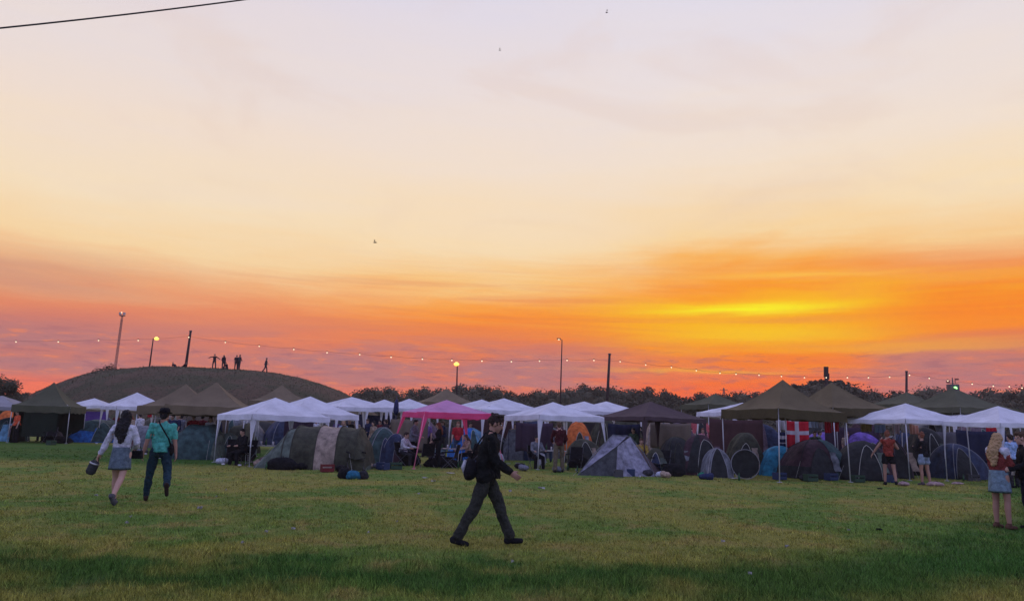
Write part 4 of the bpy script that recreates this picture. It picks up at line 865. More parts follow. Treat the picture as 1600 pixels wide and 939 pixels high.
    if bot == 'skirt':
        rows = []; kk = (J['kneeL']+J['kneeR'])/2; hc_ = Q(Vector((0, 0, 0)))
        for j in range(9):
            v = j/8; cc = Q(Vector((0, 0, .11))).lerp(Q(Vector((0, 0, -.30)))+Vector((0, (kk.y-hc_.y)*.3, 0)), v); rx_ = (.150+.032*v**.6+.012*v)*k; ry_ = (.138+.034*v**.6+.012*v)*k
            rows.append([cc+Vector((0, -.012, 0))+Vector((math.cos(a)*rx_*(1+.02*math.sin(a*9)*v), math.sin(a)*ry_*(1+.03*math.sin(a*7+1)*v), 0)) for a in [i*2*PI/40 for i in range(40)]])
        rows.append([q*1.0-Vector(((q.x-cc.x)*.06, (q.y-cc.y)*.06, -.03)) for q in rows[-1]])
        rows.append([q+Vector((0, 0, .12)) for q in rows[-1]])
        mb.grid(rows, closed=True); m_ = mb.mesh('skirt', skin_m, True); m_.materials.clear(); out.append(('skirt', m_, 'bottom'))
    else: out.append((bot, fuse(mb, vx*1.15, 3 if detail else 1, .015 if detail else .005, 12, H*5), 'bottom'))
    hs = pz.get('hair', 'short'); mb = MB()
    mb.ell(hh(0, -.022, .035), (.086*k, .098*k, .092*k), Rh)
    if hs == 'short': mb.ell(hh(0, .025, .085), (.066*k, .062*k, .04*k), Rh); mb.ell(hh(0, -.05, -.01), (.072*k, .062*k, .075*k), Rh)
    if hs == 'curly':
        for i in range(26):
            a = i*2.4; zz = -.02+.13*(i/26); rr = math.sqrt(max(0, 1-((zz-.01)/.13)**2)); y_ = math.sin(a)*.082*rr-.015
            if y_ > .045 and zz < .06: continue
            mb.ell(hh(math.cos(a)*.066*rr, y_, zz+.015), (.023*k,)*3)
    if hs == 'long' or hs == 'blonde':
        mb.ell(hh(0, -.05, -.01), (.082*k, .068*k, .09*k), Rh); ln = pz.get('hairlen', .40); prev = hh(0, -.06, -.02)
        for j in range(1, 9):
            v = j/8; q = prev.lerp(prev, 0); q = hh(0, -.06, -.02)+Vector((.01*math.sin(j), 0, -ln*v*k))-Vector((0, .085*min(1, v*2.2), 0))*k - (Rt @ Vector((0, 0, 1))-Vector((0, 0, 1)))*ln*v
            wv = (.090+.036*math.sin(PI*min(1, v*1.1)))*(1-.45*max(0, v-.75)/.25)*k; mb.ell(q, (wv, .046*k, .06*k), RtI)
        for s in (-1, 1): mb.cap(hh(s*.07, -.01, .02), hh(s*.085, -.03, -.18), .026*k, .030*k)
    if hs == 'bun': mb.ell(hh(0, -.06, .11), (.045*k,)*3); mb.ell(hh(0, -.05, -.005), (.074*k, .062*k, .07*k), Rh)
    out.append(('hair', fuse(mb, .008 if detail else .016, 2, .02 if detail else .007, 30), 'hair'))
    if hs == 'hat' or pz.get('hat'):
        mb = MB(); mb.tube([hh(0, -.015, .05), hh(0, -.015, .055)], [.145*k, .14*k], 24); mb.tube([hh(0, -.015, .05), hh(0, -.02, .12), hh(0, -.02, .145)], [.102*k, .095*k, .07*k], 20); m_ = mb.mesh('hat', skin_m, True); m_.materials.clear(); out.append(('hat', m_, 'hat'))
    for s in 'LR':
        mb = MB(); a, he, to = J['ank'+s], J['heel'+s], J['toe'+s]; mb.cap(a-Vector((0, 0, .0)), he+Vector((0, 0, .02)), .046*k, .043*k); mb.cap(he+Vector((0, 0, .010)), to, .042*k, .036*k)
        out.append(('shoe', fuse(mb, .010 if detail else .02, 2), 'shoe'))
    if detail:
        for s in (-1, 1):
            m_ = MB().ell(hh(s*.030, .076, .010), (.012*k, .010*k, .009*k), Rh, 10, 7).mesh('eye', eye_w); out.append(('eye', m_, None))
    return out, J, k
PC = {}
def person(loc, rz, pz, cols, label, key=None, detail=True, group=None):
    ck = key
    if ck and ck in PC: parts, J, k = PC[ck]
    else:
        parts, J, k = person_meshes(pz, detail)
        for nm, me, mk in parts:
            me.name = nm
            if mk: me.materials.append(cols.get(mk, skin_m))
        if ck: PC[ck] = (parts, J, k)
    t = thing('person', label, 'person', loc, R(rz), group)
    for nm, me, mk in parts:
        o = bpy.data.objects.new(nm, me); COL.objects.link(o); o.parent = t
        if mk: o.material_slots[0].link = 'OBJECT'; o.material_slots[0].material = cols.get(mk, skin_m)
    return t, J, k
hair_b = mat('black_hair', (.012, .010, .010), .5, .8, 60); hair_d = mat('dark_brown_hair', (.035, .020, .014), .6, .8, 60); hair_bl = mat('blonde_hair', (.46, .30, .15), .55, .8, 50); hair_r = mat('auburn_hair', (.22, .07, .035), .55, .8, 50); hair_br = mat('brown_hair', (.10, .055, .03), .6, .8, 50)
K = lambda nme, r, g, b: mat(nme, (r, g, b), .9, 1.0, 22, .24, 13, spec=.15, key='K%s_%g_%g_%g' % (nme, r, g, b))
blackc = K('black_cloth', .014, .014, .016)
def ground_at(px, py): q = G(px, py); q.z = 0; return q
def Hof(px, pyt, pyb): q = G(px, pyb); return P(px, pyt, q.y).z
# the man striding across
g = ground_at(757, 852)
cols = dict(skin=skin_t, top=K('black_jacket', .012, .013, .012), bottom=K('charcoal_trousers', .040, .042, .034), hair=hair_d, shoe=blackc)
t, J, k = person(g, -90, dict(H=1.84, lean=7, legL=(25, 4, 2), legR=(-20, 9, 2), footL=6, footR=-9, armL=(-16, 6, 18, 4), armR=(20, 6, 42, 4), sleeve=.98, top='jacket', topname='jacket', hair='curly', nod=12, wide=.014), cols,
     'man in black jacket and charcoal trousers striding right across the grass')
# his bag (worn, so held: top-level)
q = Vector(t.location)+Matrix.Rotation(R(-90), 3, 'Z') @ (Vector((.10, -.22, 1.02)))
bg_ = thing('shoulder_bag', 'black and white bag slung low behind the striding man', 'bag', q, R(-90))
pk = fuse(MB().ell((0, 0, 0), (.11, .085, .15)).ell((0, -.03, -.05), (.09, .07, .10)), .012, 2, .01, 12); pk.materials.append(blackc); o = bpy.data.objects.new('pouch', pk); COL.objects.link(o); o.parent = bg_
MB().tube([(.02, -.075, .12), (.0, -.105, .02), (.03, -.085, -.06)], [.022, .03, .015], 8).build('white_trim', K('white_trim', .45, .45, .48), bg_, True)
MB().tube([(0, .0, .14), (.03, .06, .3), (-.03, .19, .50), (-.13, .3, .45)], .012, 6, flat=.5).build('strap', blackc, bg_, True)
# woman in white
g = ground_at(181, 789)
cols = dict(skin=skin_m, top=K('white_blouse', .62, .62, .68), bottom=K('denim_skirt', .13, .175, .205), hair=hair_b, shoe=K('black_white_shoe', .10, .10, .11))
t, J, k = person(g, 5, dict(H=1.74, fem=True, lean=2, legL=(14, 8, 1), legR=(-16, 26, 0), footR=-45, armL=(-4, 24, 3, 0), armR=(6, 16, 60, 30), sleeve=.97, hair='long', hairlen=.43, bottom='skirt', topname='blouse', crop=True), cols,
     'woman with long black hair in white blouse and denim skirt walking away')
wl = Vector(t.location)+Matrix.Rotation(R(5), 3, 'Z') @ (J['wrL']+J['hdL']*.20)
b_ = thing('camera_bag', 'dark cylindrical bag with silver rim in the hand of the woman in white', 'bag', wl, R(5)); b_.rotation_euler = (0, R(20), R(5))
MB().tube([(0, 0, .06), (0, 0, .02), (0, 0, -.16), (0, 0, -.20)], [.05, .085, .085, .06], 16).build('pouch', K('dark_grey_bag', .05, .055, .055), b_, True); MB().tube([(0, 0, -.005), (0, 0, .02)], .088, 16).build('rim', mat('silver_trim', (.5, .5, .52), .3, metal=.6), b_, True); MB().tube([(-.05, 0, .04), (-.03, 0, .12), (.03, 0, .12), (.05, 0, .04)], .008, 6).build('strap', blackc, b_, True)
g = G(205, 705); # small dark handbag on the right arm
wr_ = Vector(t.location)+Matrix.Rotation(R(5), 3, 'Z') @ (J['wrR']+Vector((.03, 0, -.10)))
b_ = thing('handbag', 'small black handbag on the bent arm of the woman in white', 'bag', wr_, R(5)); MB().box((0, 0, -.03), (.20, .08, .15), taper=.85).build('pouch', blackc, b_); MB().tube([(-.07, 0, .04), (-.05, 0, .12), (.05, 0, .12), (.07, 0, .04)], .008, 6).build('handle', blackc, b_, True)
# man in teal
g = ground_at(243, 783)
cols = dict(skin=skin_t, top=K('teal_tshirt', .09, .42, .33), bottom=K('dark_jeans', .018, .045, .060), hair=hair_b, shoe=K('brown_black_shoe', .035, .022, .018), hat=blackc)
t, J, k = person(g, 20, dict(H=1.78, lean=2, legL=(8, 4, 9), legR=(-16, 44, 11), footR=-66, armL=(-6, 12, 10, 0), armR=(-4, 9, 8, 0), sleeve=.38, hair='short', hat=True, wide=.0), cols,
     'man in teal T-shirt, dark hat and jeans walking away')
M6 = Matrix.Rotation(R(20), 3, 'Z'); q = Vector(t.location)+M6 @ Vector((.19*k, -.02, 1.0*k))
b_ = thing('crossbody_bag', 'small dark bag on a diagonal strap at the hip of the man in teal', 'bag', q, R(20)); pm = fuse(MB().ell((0, 0, -.03), (.05, .11, .12)), .012, 2, .006, 12); pm.materials.append(blackc); o = bpy.data.objects.new('pouch', pm); COL.objects.link(o); o.parent = b_
bk = [(-.02, -.03, .06), (-.06, -.12, .18), (-.15, -.145, .32), (-.24, -.12, .46), (-.27, -.05, .52), (-.27, .03, .52)]
MB().tube([Vector(q2)*k for q2 in bk], .017, 6, flat=.35).build('strap', blackc, b_, True)
# blonde woman, right
g = ground_at(1568, 826)
cols = dict(skin=skin_t, top=K('maroon_white_top', .22, .045, .04), bottom=K('pale_denim_skirt', .19, .27, .32), hair=hair_bl, shoe=K('tan_shoe', .12, .06, .04))
t, J, k = person(g, -72, dict(H=1.72, fem=True, crop=True, lean=1, legL=(1, 3, 2), legR=(3, 4, 2), armL=(14, 8, 66, 12), armR=(14, 8, 66, 12), sleeve=.85, hair='blonde', hairlen=.44, bottom='skirt', topname='blouse', nod=18), cols,
     'blonde woman in maroon top and pale denim skirt standing at the right edge')
sm_ = fuse(MB().cap(J['shL']+Vector((0, 0, .01)), J['shL'].lerp(J['elL'], .55), .066, .060).cap(J['shR']+Vector((0, 0, .01)), J['shR'].lerp(J['elR'], .55), .066, .060).cap(J['shL']+Vector((.04, -.02, .0)), J['shR']+Vector((-.04, -.02, 0)), .074, .074), .01, 3, .008); sm_.materials.append(K('white_shawl', .55, .55, .62)); o = bpy.data.objects.new('shawl', sm_); COL.objects.link(o); o.parent = t
q = Vector(t.location)+Matrix.Rotation(R(-72), 3, 'Z') @ ((J['wrL']+J['wrR'])/2+(J['hdL']+J['hdR'])*.09)
o = MB().grid([[(x*.11, y*.03+.012*math.sin(x*3), .0+y*.10) for x in (-1, -.5, 0, .5, 1)] for y in (-1, -.3, .3, 1)]).build('paper', K('white_paper', .6, .6, .62), loc=q); o.rotation_euler = (0, 0, R(-72)); tag(o, 'crumpled white paper in the hands of the blonde woman', 'paper')
# man at the frame edge
g = ground_at(1612, 828)
person(g, 70, dict(H=1.76, lean=2, armL=(14, 8, 60, 10), armR=(12, 8, 66, 10), sleeve=.97, top='jacket', topname='jacket', hair='short'), dict(skin=skin_m, top=blackc, bottom=K('navy_jeans', .02, .025, .045), hair=hair_br, shoe=blackc), 'person in black cut off by the right edge, facing the blonde woman')
g = ground_at(1585, 762)
person(g, 15, dict(H=1.78, lean=0, armL=(5, 7, 20, 5), armR=(5, 7, 20, 5), sleeve=.4, hair='short'), dict(skin=skin_m, top=K('light_blue_shirt', .34, .48, .72), bottom=K('dark_trousers', .03, .03, .035), hair=hair_d, shoe=blackc), 'man in light blue shirt behind the blonde woman')
# two girls mid right
g = ground_at(1391, 758)
person(g, -15, dict(H=1.78, fem=True, lean=2, legL=(6, 6, 4), legR=(-8, 14, 4), armL=(8, 36, 12, 0), armR=(18, 30, 110, 40), sleeve=.05, hair='bun', bottom='shorts'), dict(skin=skin_t, top=K('rust_top', .26, .045, .03), bottom=blackc, hair=hair_r, shoe=blackc), 'girl in rust red top and black shorts with one arm held out')
g = ground_at(1446, 758)
person(g, 20, dict(H=1.76, fem=True, lean=3, legL=(4, 6, 2), legR=(-3, 6, 2), armL=(14, 16, 100, 30), armR=(0, 12, 20, 10), sleeve=.97, hair='bun', bottom='shorts'), dict(skin=skin_t, top=blackc, bottom=K('washed_denim', .26, .33, .42), hair=hair_r, shoe=K('grey_shoe', .12, .1, .1)), 'girl in black top and light denim shorts by the black tent')
g = ground_at(873, 738)
person(g, 8, dict(H=1.80, lean=2, legL=(-2, 3, 5), legR=(6, 4, 5), armL=(16, 14, 50, 30), armR=(10, 14, 40, 20), sleeve=.96, hair='short', wide=.02), dict(skin=skin_m, top=K('maroon_sweater', .065, .014, .018), bottom=K('khaki_trousers', .16, .13, .085), hair=hair_br, shoe=blackc), 'man in maroon sweater and khaki trousers under the middle gazebo')

# ---- coarse people: mound and crowd
poses = dict(
    recline=dict(H=1.72, legL=(62, 30, 8), legR=(80, 70, 10), armL=(-20, 20, 20, 0), armR=(-20, 20, 20, 0), hair='short', sleeve=.96, lean=-48, sit=0),
    stand=dict(H=1.75, legL=(0, 3, 4), legR=(2, 3, 4), armL=(4, 8, 16, 4), armR=(6, 8, 20, 4), hair='short', sleeve=.4),
    jacket=dict(H=1.78, legL=(2, 3, 5), legR=(-2, 3, 5), armL=(12, 10, 60, 30), armR=(10, 10, 66, 30), hair='short', sleeve=.96, top='jacket'),
    point=dict(H=1.76, legL=(0, 3, 9), legR=(0, 3, 9), armL=(0, 58, 10, -70), armR=(8, 80, 4, -60), hair='short', sleeve=.96),
    woman=dict(H=1.68, fem=True, legL=(0, 3, 3), legR=(4, 6, 3), armL=(10, 10, 50, 20), armR=(4, 8, 16, 4), hair='long', hairlen=.3, sleeve=.96),
    walk=dict(H=1.76, legL=(20, 12, 2), legR=(-16, 16, 2), footR=-20, armL=(-16, 6, 20, 0), armR=(18, 6, 30, 0), hair='short', sleeve=.4),
    sit=dict(H=1.74, legL=(82, 86, 8), legR=(78, 78, 8), armL=(40, 10, 50, 10), armR=(30, 10, 60, 10), hair='short', sleeve=.96, lean=8, sit=.42),
    sitw=dict(H=1.68, fem=True, legL=(84, 86, 6), legR=(80, 82, 6), armL=(40, 10, 60, 20), armR=(34, 10, 50, 10), hair='long', hairlen=.3, sleeve=.96, lean=12, sit=.42),
    ground=dict(H=1.74, legL=(110, 120, 12), legR=(100, 110, 12), armL=(50, 10, 30, 10), armR=(50, 10, 30, 10), hair='short', sleeve=.96, lean=22, sit=0),
    drink=dict(H=1.76, legL=(0, 3, 4), legR=(2, 3, 4), armL=(4, 8, 16, 4), armR=(46, 12, 100, 20), hair='short', sleeve=.4))
def cp(pose, px, D, rz, top, bot, hair, label, z=0, pyb=None, sk=None, group=None):
    x = P(px, 660, D).x if pyb is None else P(px, pyb, D).x
    person((x, D, z), rz, poses[pose], dict(skin=sk or skin_m, top=top, bottom=bot, hair=hair, shoe=blackc), label, key=pose, detail=False, group=group)
dk1 = K('dark_plum_cloth', .03, .02, .03); dk2 = K('dark_grey_cloth', .045, .045, .05)
for pose, px, rz, lb in [('point', 334, 180, 'person on the mound pointing with outstretched arm'), ('woman', 348.5, 30, 'person in long loose clothes standing beside the pointing one'), ('ground', 354.5, 160, 'person crouching low on the mound crest'), ('stand', 368.5, 20, 'left person of the close pair on the mound'), ('jacket', 373, -30, 'right person of the close pair on the mound'), ('walk', 415, -60, 'lone person at the right of the mound crest'), ('recline', 274, 240, 'person reclining on the mound between the two poles'), ('recline', 285.5, 75, 'person sitting on the mound at the foot of the leaning pole')]:
    q = P(px, 576, HD-1); z = hillz(q.x, HD-1); cp(pose, px, HD-1, rz, dk1 if rz > 0 else dk2, dk2, hair_b, lb, z=z-.03, pyb=576)
red = K('red_shirt', .42, .03, .04); navy = K('navy_shirt', .03, .04, .09); wht = K('white_shirt', .6, .6, .64); gry = K('grey_shirt', .2, .21, .24); pur = K('purple_shirt', .2, .12, .3); grn = K('green_shirt', .08, .13, .08); bei = K('beige_shirt', .4, .3, .22); jea = K('blue_jeans', .05, .08, .14); blk = blackc; pnk = K('pink_shirt', .6, .25, .3); yel = K('mustard_shirt', .4, .28, .06); lbl = K('pale_blue_shirt', .3, .4, .6); drd = K('dark_red_shirt', .16, .02, .03)
crowd = [('stand', 270, 32.5, 160, navy, jea, hair_b, 'person in navy top beside the teal barrel tent'), ('drink', 303, 33.5, 170, red, blk, hair_br, 'person in bright red shirt under the tan marquees'), ('stand', 316, 36, 10, drd, jea, hair_b, 'person in dark red shirt behind the one in bright red'), ('woman', 329, 33, 190, wht, blk, hair_br, 'woman in white top under the tan marquees'), ('stand', 283, 37, 30, gry, blk, hair_b, 'person in grey under the left tan marquee'),
    ('sit', 384, 27.0, 150, blk, blk, hair_b, 'person in black seated under the nearest left gazebo'), ('woman', 205, 38, 170, bei, drd, hair_r, 'auburn haired woman in beige between the two walkers'), ('stand', 182, 46, 170, drd, jea, hair_br, 'person in dark red far behind the woman in white'), ('stand', 219, 41, 60, wht, blk, hair_b, 'person in white between the two walkers, farther back'),
    ('stand', 468, 36, 170, grn, jea, hair_b, 'person in green shirt under the overlapping left white gazebo'), ('woman', 455, 38, 200, pnk, jea, hair_bl, 'blonde woman in pink behind the tunnel tent'), ('drink', 495, 35, 160, wht, blk, hair_br, 'person in white drinking behind the tunnel tent'), ('stand', 527, 37, 140, pur, jea, hair_b, 'person in purple under the white gazebo behind the beige band'), ('woman', 537, 35, 180, lbl, blk, hair_bl, 'blonde woman in pale blue near the beige banded tent'), ('stand', 556, 39, 190, bei, jea, hair_b, 'person in beige under the white gazebo left of centre'), ('jacket', 575, 40, 160, navy, blk, hair_br, 'person in navy jacket among the small white gazebos'), ('stand', 594, 42, 180, drd, jea, hair_b, 'person in dark red among the small white gazebos'),
    ('jacket', 648, 30.5, 250, gry, blk, hair_b, 'person in grey jacket at the left inside of the pink gazebo'), ('sit', 632, 29.5, 250, wht, dk2, hair_d, 'person in white seated by the splayed pink leg'), ('woman', 687, 28.5, 100, blk, blk, hair_r, 'auburn haired woman in black standing under the pink gazebo'), ('stand', 716, 34, 180, red, jea, hair_r, 'person in red under the back of the pink gazebo'), ('sitw', 734, 30, 120, bei, blk, hair_br, 'woman in beige seated under the pink gazebo'), ('stand', 735, 37, 200, gry, jea, hair_b, 'person in grey behind the blue tent'), ('stand', 668, 37, 170, pur, blk, hair_br, 'person in purple behind the pink gazebo leg'),
    ('stand', 806, 37, 170, bei, jea, hair_br, 'person in beige left under the middle white gazebo'), ('jacket', 823, 38, 180, lbl, blk, hair_b, 'person in pale blue jacket under the middle white gazebo'), ('stand', 857, 35, 160, red, jea, hair_d, 'person in red shirt just left of the man in maroon'), ('woman', 892, 41, 180, drd, blk, hair_br, 'woman in dark red behind the orange tent'), ('sit', 838, 29.8, 200, gry, blk, hair_b, 'person in grey seated at the middle gazebo leg'), ('stand', 935, 41, 190, gry, jea, hair_b, 'person in grey behind the olive leaning tent'),
    ('woman', 990, 32.5, 150, grn, blk, hair_b, 'woman in green under the brown gazebo'), ('stand', 972, 34, 190, navy, jea, hair_b, 'person in navy at the left of the brown gazebo'), ('sit', 1002, 29.5, 170, yel, blk, hair_br, 'person in mustard top seated behind the grey ridge tent'), ('stand', 1098, 36, 170, pnk, jea, hair_r, 'person in pink between the brown gazebo and the olive marquee'), ('woman', 1113, 37, 180, drd, blk, hair_b, 'woman in dark red left of the big olive marquee'),
    ('stand', 1272, 33, 170, grn, blk, hair_b, 'person in green right of the Danish flag'), ('stand', 1322, 35, 180, bei, jea, hair_r, 'person in beige behind the purple tents'), ('stand', 1510, 35, 170, drd, jea, hair_br, 'person in dark red between the right white gazebos'), ('woman', 1525, 34, 180, bei, blk, hair_r, 'woman in beige under the right edge gazebo'), ('stand', 1545, 33, 160, red, jea, hair_b, 'person in bright red under the right edge gazebo'), ('jacket', 1480, 37, 200, gry, blk, hair_b, 'person in grey jacket left of the right edge gazebo'), ('woman', 1440, 33, 190, pur, blk, hair_r, 'woman in purple behind the hanging laundry'), ('stand', 1598, 34, 170, drd, jea, hair_b, 'person in dark red far right behind the light blue shirt'), ('jacket', 65, 44.5, 180, blk, blk, hair_b, 'person in black under the dark green marquee'), ('stand', 27, 41.5, 150, K('orange_vest', .8, .12, .05), blk, hair_b, 'person in orange vest at the leg of the dark green marquee')]
for c_ in crowd: cp(*c_)
rd2 = random.Random(21)
for i in range(34):
    px = rd2.choice([rd2.uniform(255, 345), rd2.uniform(440, 610), rd2.uniform(620, 770), rd2.uniform(790, 945), rd2.uniform(960, 1080), rd2.uniform(1140, 1320), rd2.uniform(1345, 1590)]); dark_ = [(dk1, 'dark plum'), (dk2, 'dark grey'), (navy, 'navy'), (drd, 'dark red'), (gry, 'grey'), (bei, 'beige'), (blk, 'black')][i % 7]
    cp(['stand', 'jacket', 'woman', 'drink', 'sit'][i % 5], px, rd2.uniform(35, 43), rd2.uniform(0, 360), dark_[0], rd2.choice([blk, jea, dk2]), rd2.choice([hair_b, hair_br, hair_d, hair_bl]), 'person in '+dark_[1]+' clothes among the crowd deep under the canopies', group='people in '+dark_[1]+' deep under the canopies')

# ------------------------------------------------------------------ camp furniture and clutter
def chair_proto(m_):
    t = thing('camping_chair', 'x', 'chair'); st_ = MB().grid([[(x*.25, y*.22, .42-.05*(1-x*x)) for x in (-1, -.5, 0, .5, 1)] for y in (-1, -.3, .3, 1)]).build('seat', m_, t, True)
    MB().grid([[(x*.25, -.22-.12*v-.03*(1-x*x), .42+.46*v) for x in (-1, -.5, 0, .5, 1)] for v in (0, .33, .66, 1)]).build('backrest', m_, t, True)
    for s in (-1, 1):
        MB().tube([(s*.27, -.26, 0), (s*.25, .23, .45)], .012, 6).build('leg', darksteel, t); MB().tube([(s*.27, .24, 0), (s*.25, -.24, .45)], .012, 6).build('leg', darksteel, t)
        MB().tube([(s*.27, .24, .60), (s*.27, -.28, .62)], .022, 6).build('armrest', blackc, t, True)
        MB().tube([(s*.25, -.22, .40), (s*.25, -.35, .90)], .012, 6).build('back_post', darksteel, t)
    return t
cp0 = chair_proto(blackc); first = True
for px, D, rz, lb in [(384, 26.8, 150, 'black camping chair under the seated person at the left gazebo'), (366, 27.2, 200, 'empty black camping chair left of the seated person in black'), (632, 29.3, 250, 'black camping chair by the splayed pink leg'), (734, 29.8, 120, 'black camping chair under the woman in beige'), (665, 28.6, 30, 'empty black camping chair at the middle pink leg'), (703, 28.0, 80, 'empty black camping chair right of the middle pink leg'), (838, 29.6, 200, 'black camping chair at the middle gazebo leg'), (898, 28.8, 160, 'empty black camping chair right of the man in maroon'), (1002, 29.3, 170, 'black camping chair behind the grey ridge tent'), (1032, 27.6, 140, 'empty black camping chair right of the grey ridge tent'), (75, 41.5, 190, 'black camping chair in front of the dark green marquee'), (556, 25.4, 210, 'empty black camping chair at the right end of the tunnel tent')]:
    o = cp0 if first else copy_tree(cp0); first = False; p = P(px, 700, D); o.location = (p.x, D, 0); o.rotation_euler = (0, 0, R(rz)); o['label'] = lb; o['group'] = 'black camping chairs'
def table(px, D, rz, lb, m_):
    t = thing('camping_table', lb, 'table', (P(px, 700, D).x, D, 0), R(rz)); MB().box((0, 0, .68), (1.1, .6, .03)).build('tabletop', m_, t)
    for sx, sy in ((-1, -1), (1, -1), (1, 1), (-1, 1)): MB().tube([(sx*.45, sy*.25, 0), (sx*.5, sy*.27, .67)], .012, 6).build('leg', steel, t)
    return t
tb_m = mat('table_top', (.35, .36, .38), .5); bot_m = mat('bottle_glass', (.03, .10, .04), .2); can_m = mat('can_metal', (.6, .6, .62), .3, metal=.7); cup_m = mat('red_cup', (.6, .05, .05), .5)
tbls = [(408, 27.4, 10, 'grey camping table under the nearest left white gazebo', tb_m), (700, 29.3, -8, 'camping table crowded with drinks under the pink gazebo', tb_m), (862, 30.2, 8, 'pale camping table behind the man in maroon', mat('pale_table_top', (.5, .5, .5), .5)), (1020, 30.2, 0, 'camping table under the brown gazebo', tb_m)]
for i, tt in enumerate(tbls):
    table(*tt); c0 = P(tt[0], 700, tt[1])
    for j in range(5):
        x = c0.x-.42+j*.2+random.uniform(-.04, .04); y = tt[1]+random.uniform(-.15, .15)
        if j % 2: o = MB().tube([(0, 0, 0), (0, 0, .16), (0, 0, .20), (0, 0, .27)], [.034, .034, .013, .013], 10).build('bottle', bot_m, smooth=True, loc=(x, y, .695)); tag(o, 'green glass bottle on the '+tt[3], 'bottle', 'bottles on table %s' % 'abcd'[i])
        else: o = MB().tube([(0, 0, 0), (0, 0, .01), (0, 0, .13), (0, 0, .14)], [.028, .033, .033, .027], 12).build('drink_can', can_m, smooth=True, loc=(x, y, .695)); tag(o, 'silver drink can on the '+tt[3], 'can', 'cans on table %s' % 'abcd'[i])
def lump(name, px, py, w, h, m_, lb, cat='bag', d=.3, D=None):
    g = G(px, py) if D is None else Vector((P(px, 700, D).x, D, 0)); me = fuse(MB().ell((0, 0, h*.42), (w/2, d/2, h*.52)).ell((w*.2, .02, h*.3), (w*.36, d*.45, h*.36)).ell((-w*.22, .03, h*.25), (w*.33, d*.4, h*.34)), .02, 2, .02, 7, px)
    me.materials.append(m_); t = thing(name, lb, cat, (g.x, g.y, 0)); o = bpy.data.objects.new('sack', me); COL.objects.link(o); o.parent = t
    MB().tube([(-.05, -.02, h*.8), (-.03, -.02, h*.98), (.04, -.02, h*.98), (.06, -.02, h*.8)], .01, 6).build('handle', blackc, t, True); return t
whb = K('white_plastic', .55, .57, .66)
lump('plastic_bag', 347, 724, .5, .22, whb, 'white plastic bag at the foot of the nearest left gazebo leg')
lump('rucksack', 538, 747, .38, .34, blackc, 'black rucksack on the grass before the tunnel tent')
lump('rucksack', 567, 748, .30, .26, K('black_and_grey', .03, .03, .035), 'small dark rucksack right of the blue bag on the grass')
lump('holdall', 552, 748, .42, .26, K('blue_bag', .03, .15, .24), 'blue holdall between two dark rucksacks on the grass')
lump('sack', 413, 728, .5, .35, K('brown_sack', .14, .10, .09), 'brown grey sack at the second leg of the nearest left gazebo')
lump('bin_bag', 440, 734, 1.0, .45, blackc, 'black bin bag heap in front of the tunnel tent')
lump('bin_bag', 558, 731, .9, .75, blackc, 'tall black heap of bags at the right end of the tunnel tent')
lump('bin_bag', 375, 720, 1.1, .6, blackc, 'black heap of bags left of the second white leg')
lump('bin_bag', 470, 733, .5, .2, blackc, 'low black bag against the olive part of the tunnel tent')
lump('sack', 1034, 745, .4, .22, whb, 'crumpled white bag right of the grey ridge tent')
lump('sack', 1098, 745, .35, .18, K('green_bag', .03, .22, .12), 'small green bag before the dark brown dome tent')
lump('sack', 1412, 758, .35, .14, K('pinkish_bag', .4, .28, .26), 'pinkish bag on the grass between the two girls')
lump('sack', 1462, 759, .55, .16, K('pinkish_bag', .4, .28, .26), 'long pinkish bag right of the girl in denim shorts')
lump('sack', 1497, 757, .4, .10, K('pinkish_bag', .4, .28, .26), 'flat pinkish bag before the navy hooped tent')
lump('bin_bag', 690, 730, 1.3, .4, blackc, 'black bags piled under the pink gazebo table')
lump('bin_bag', 640, 727, .8, .55, blackc, 'black bag heap inside the splayed pink leg')
lump('bin_bag', 745, 728, .9, .45, K('black_and_grey', .03, .03, .035), 'dark bag heap behind the striding man')
lump('bin_bag', 905, 731, .9, .5, blackc, 'dark bag heap left of the grey ridge tent')
lump('bin_bag', 1052, 744, .8, .5, blackc, 'black bag heap between the ridge tent and the brown dome')
lump('bin_bag', 90, 692, 1.6, .4, blackc, 'long black heap of bags before the dark green marquee')
lump('laundry_heap', 85, 690, .9, .7, K('grey_pink_cloth', .2, .16, .15), 'grey pink heap of clothes before the dark green marquee', 'clothes')
lump('sack', 846, 727, .35, .6, whb, 'tall white sack at the middle gazebo leg')
lump('sack', 778, 724, .5, .5, whb, 'pale sack at the right pink leg')
# cool box
g = G(681, 729); t = thing('cool_box', 'cool box with pale blue lid beside the middle pink leg', 'cool box', (g.x, g.y+.3, 0)); MB().box((0, 0, .27), (.62, .4, .54)).build('box_body', K('dark_blue_plastic', .03, .04, .07), t); MB().box((0, 0, .59), (.66, .44, .09)).build('lid', K('pale_blue_plastic', .35, .52, .60), t); MB().tube([(-.3, -.21, .5), (-.3, -.25, .45), (.3, -.25, .45), (.3, -.21, .5)], .015, 6).build('handle', steel, t)
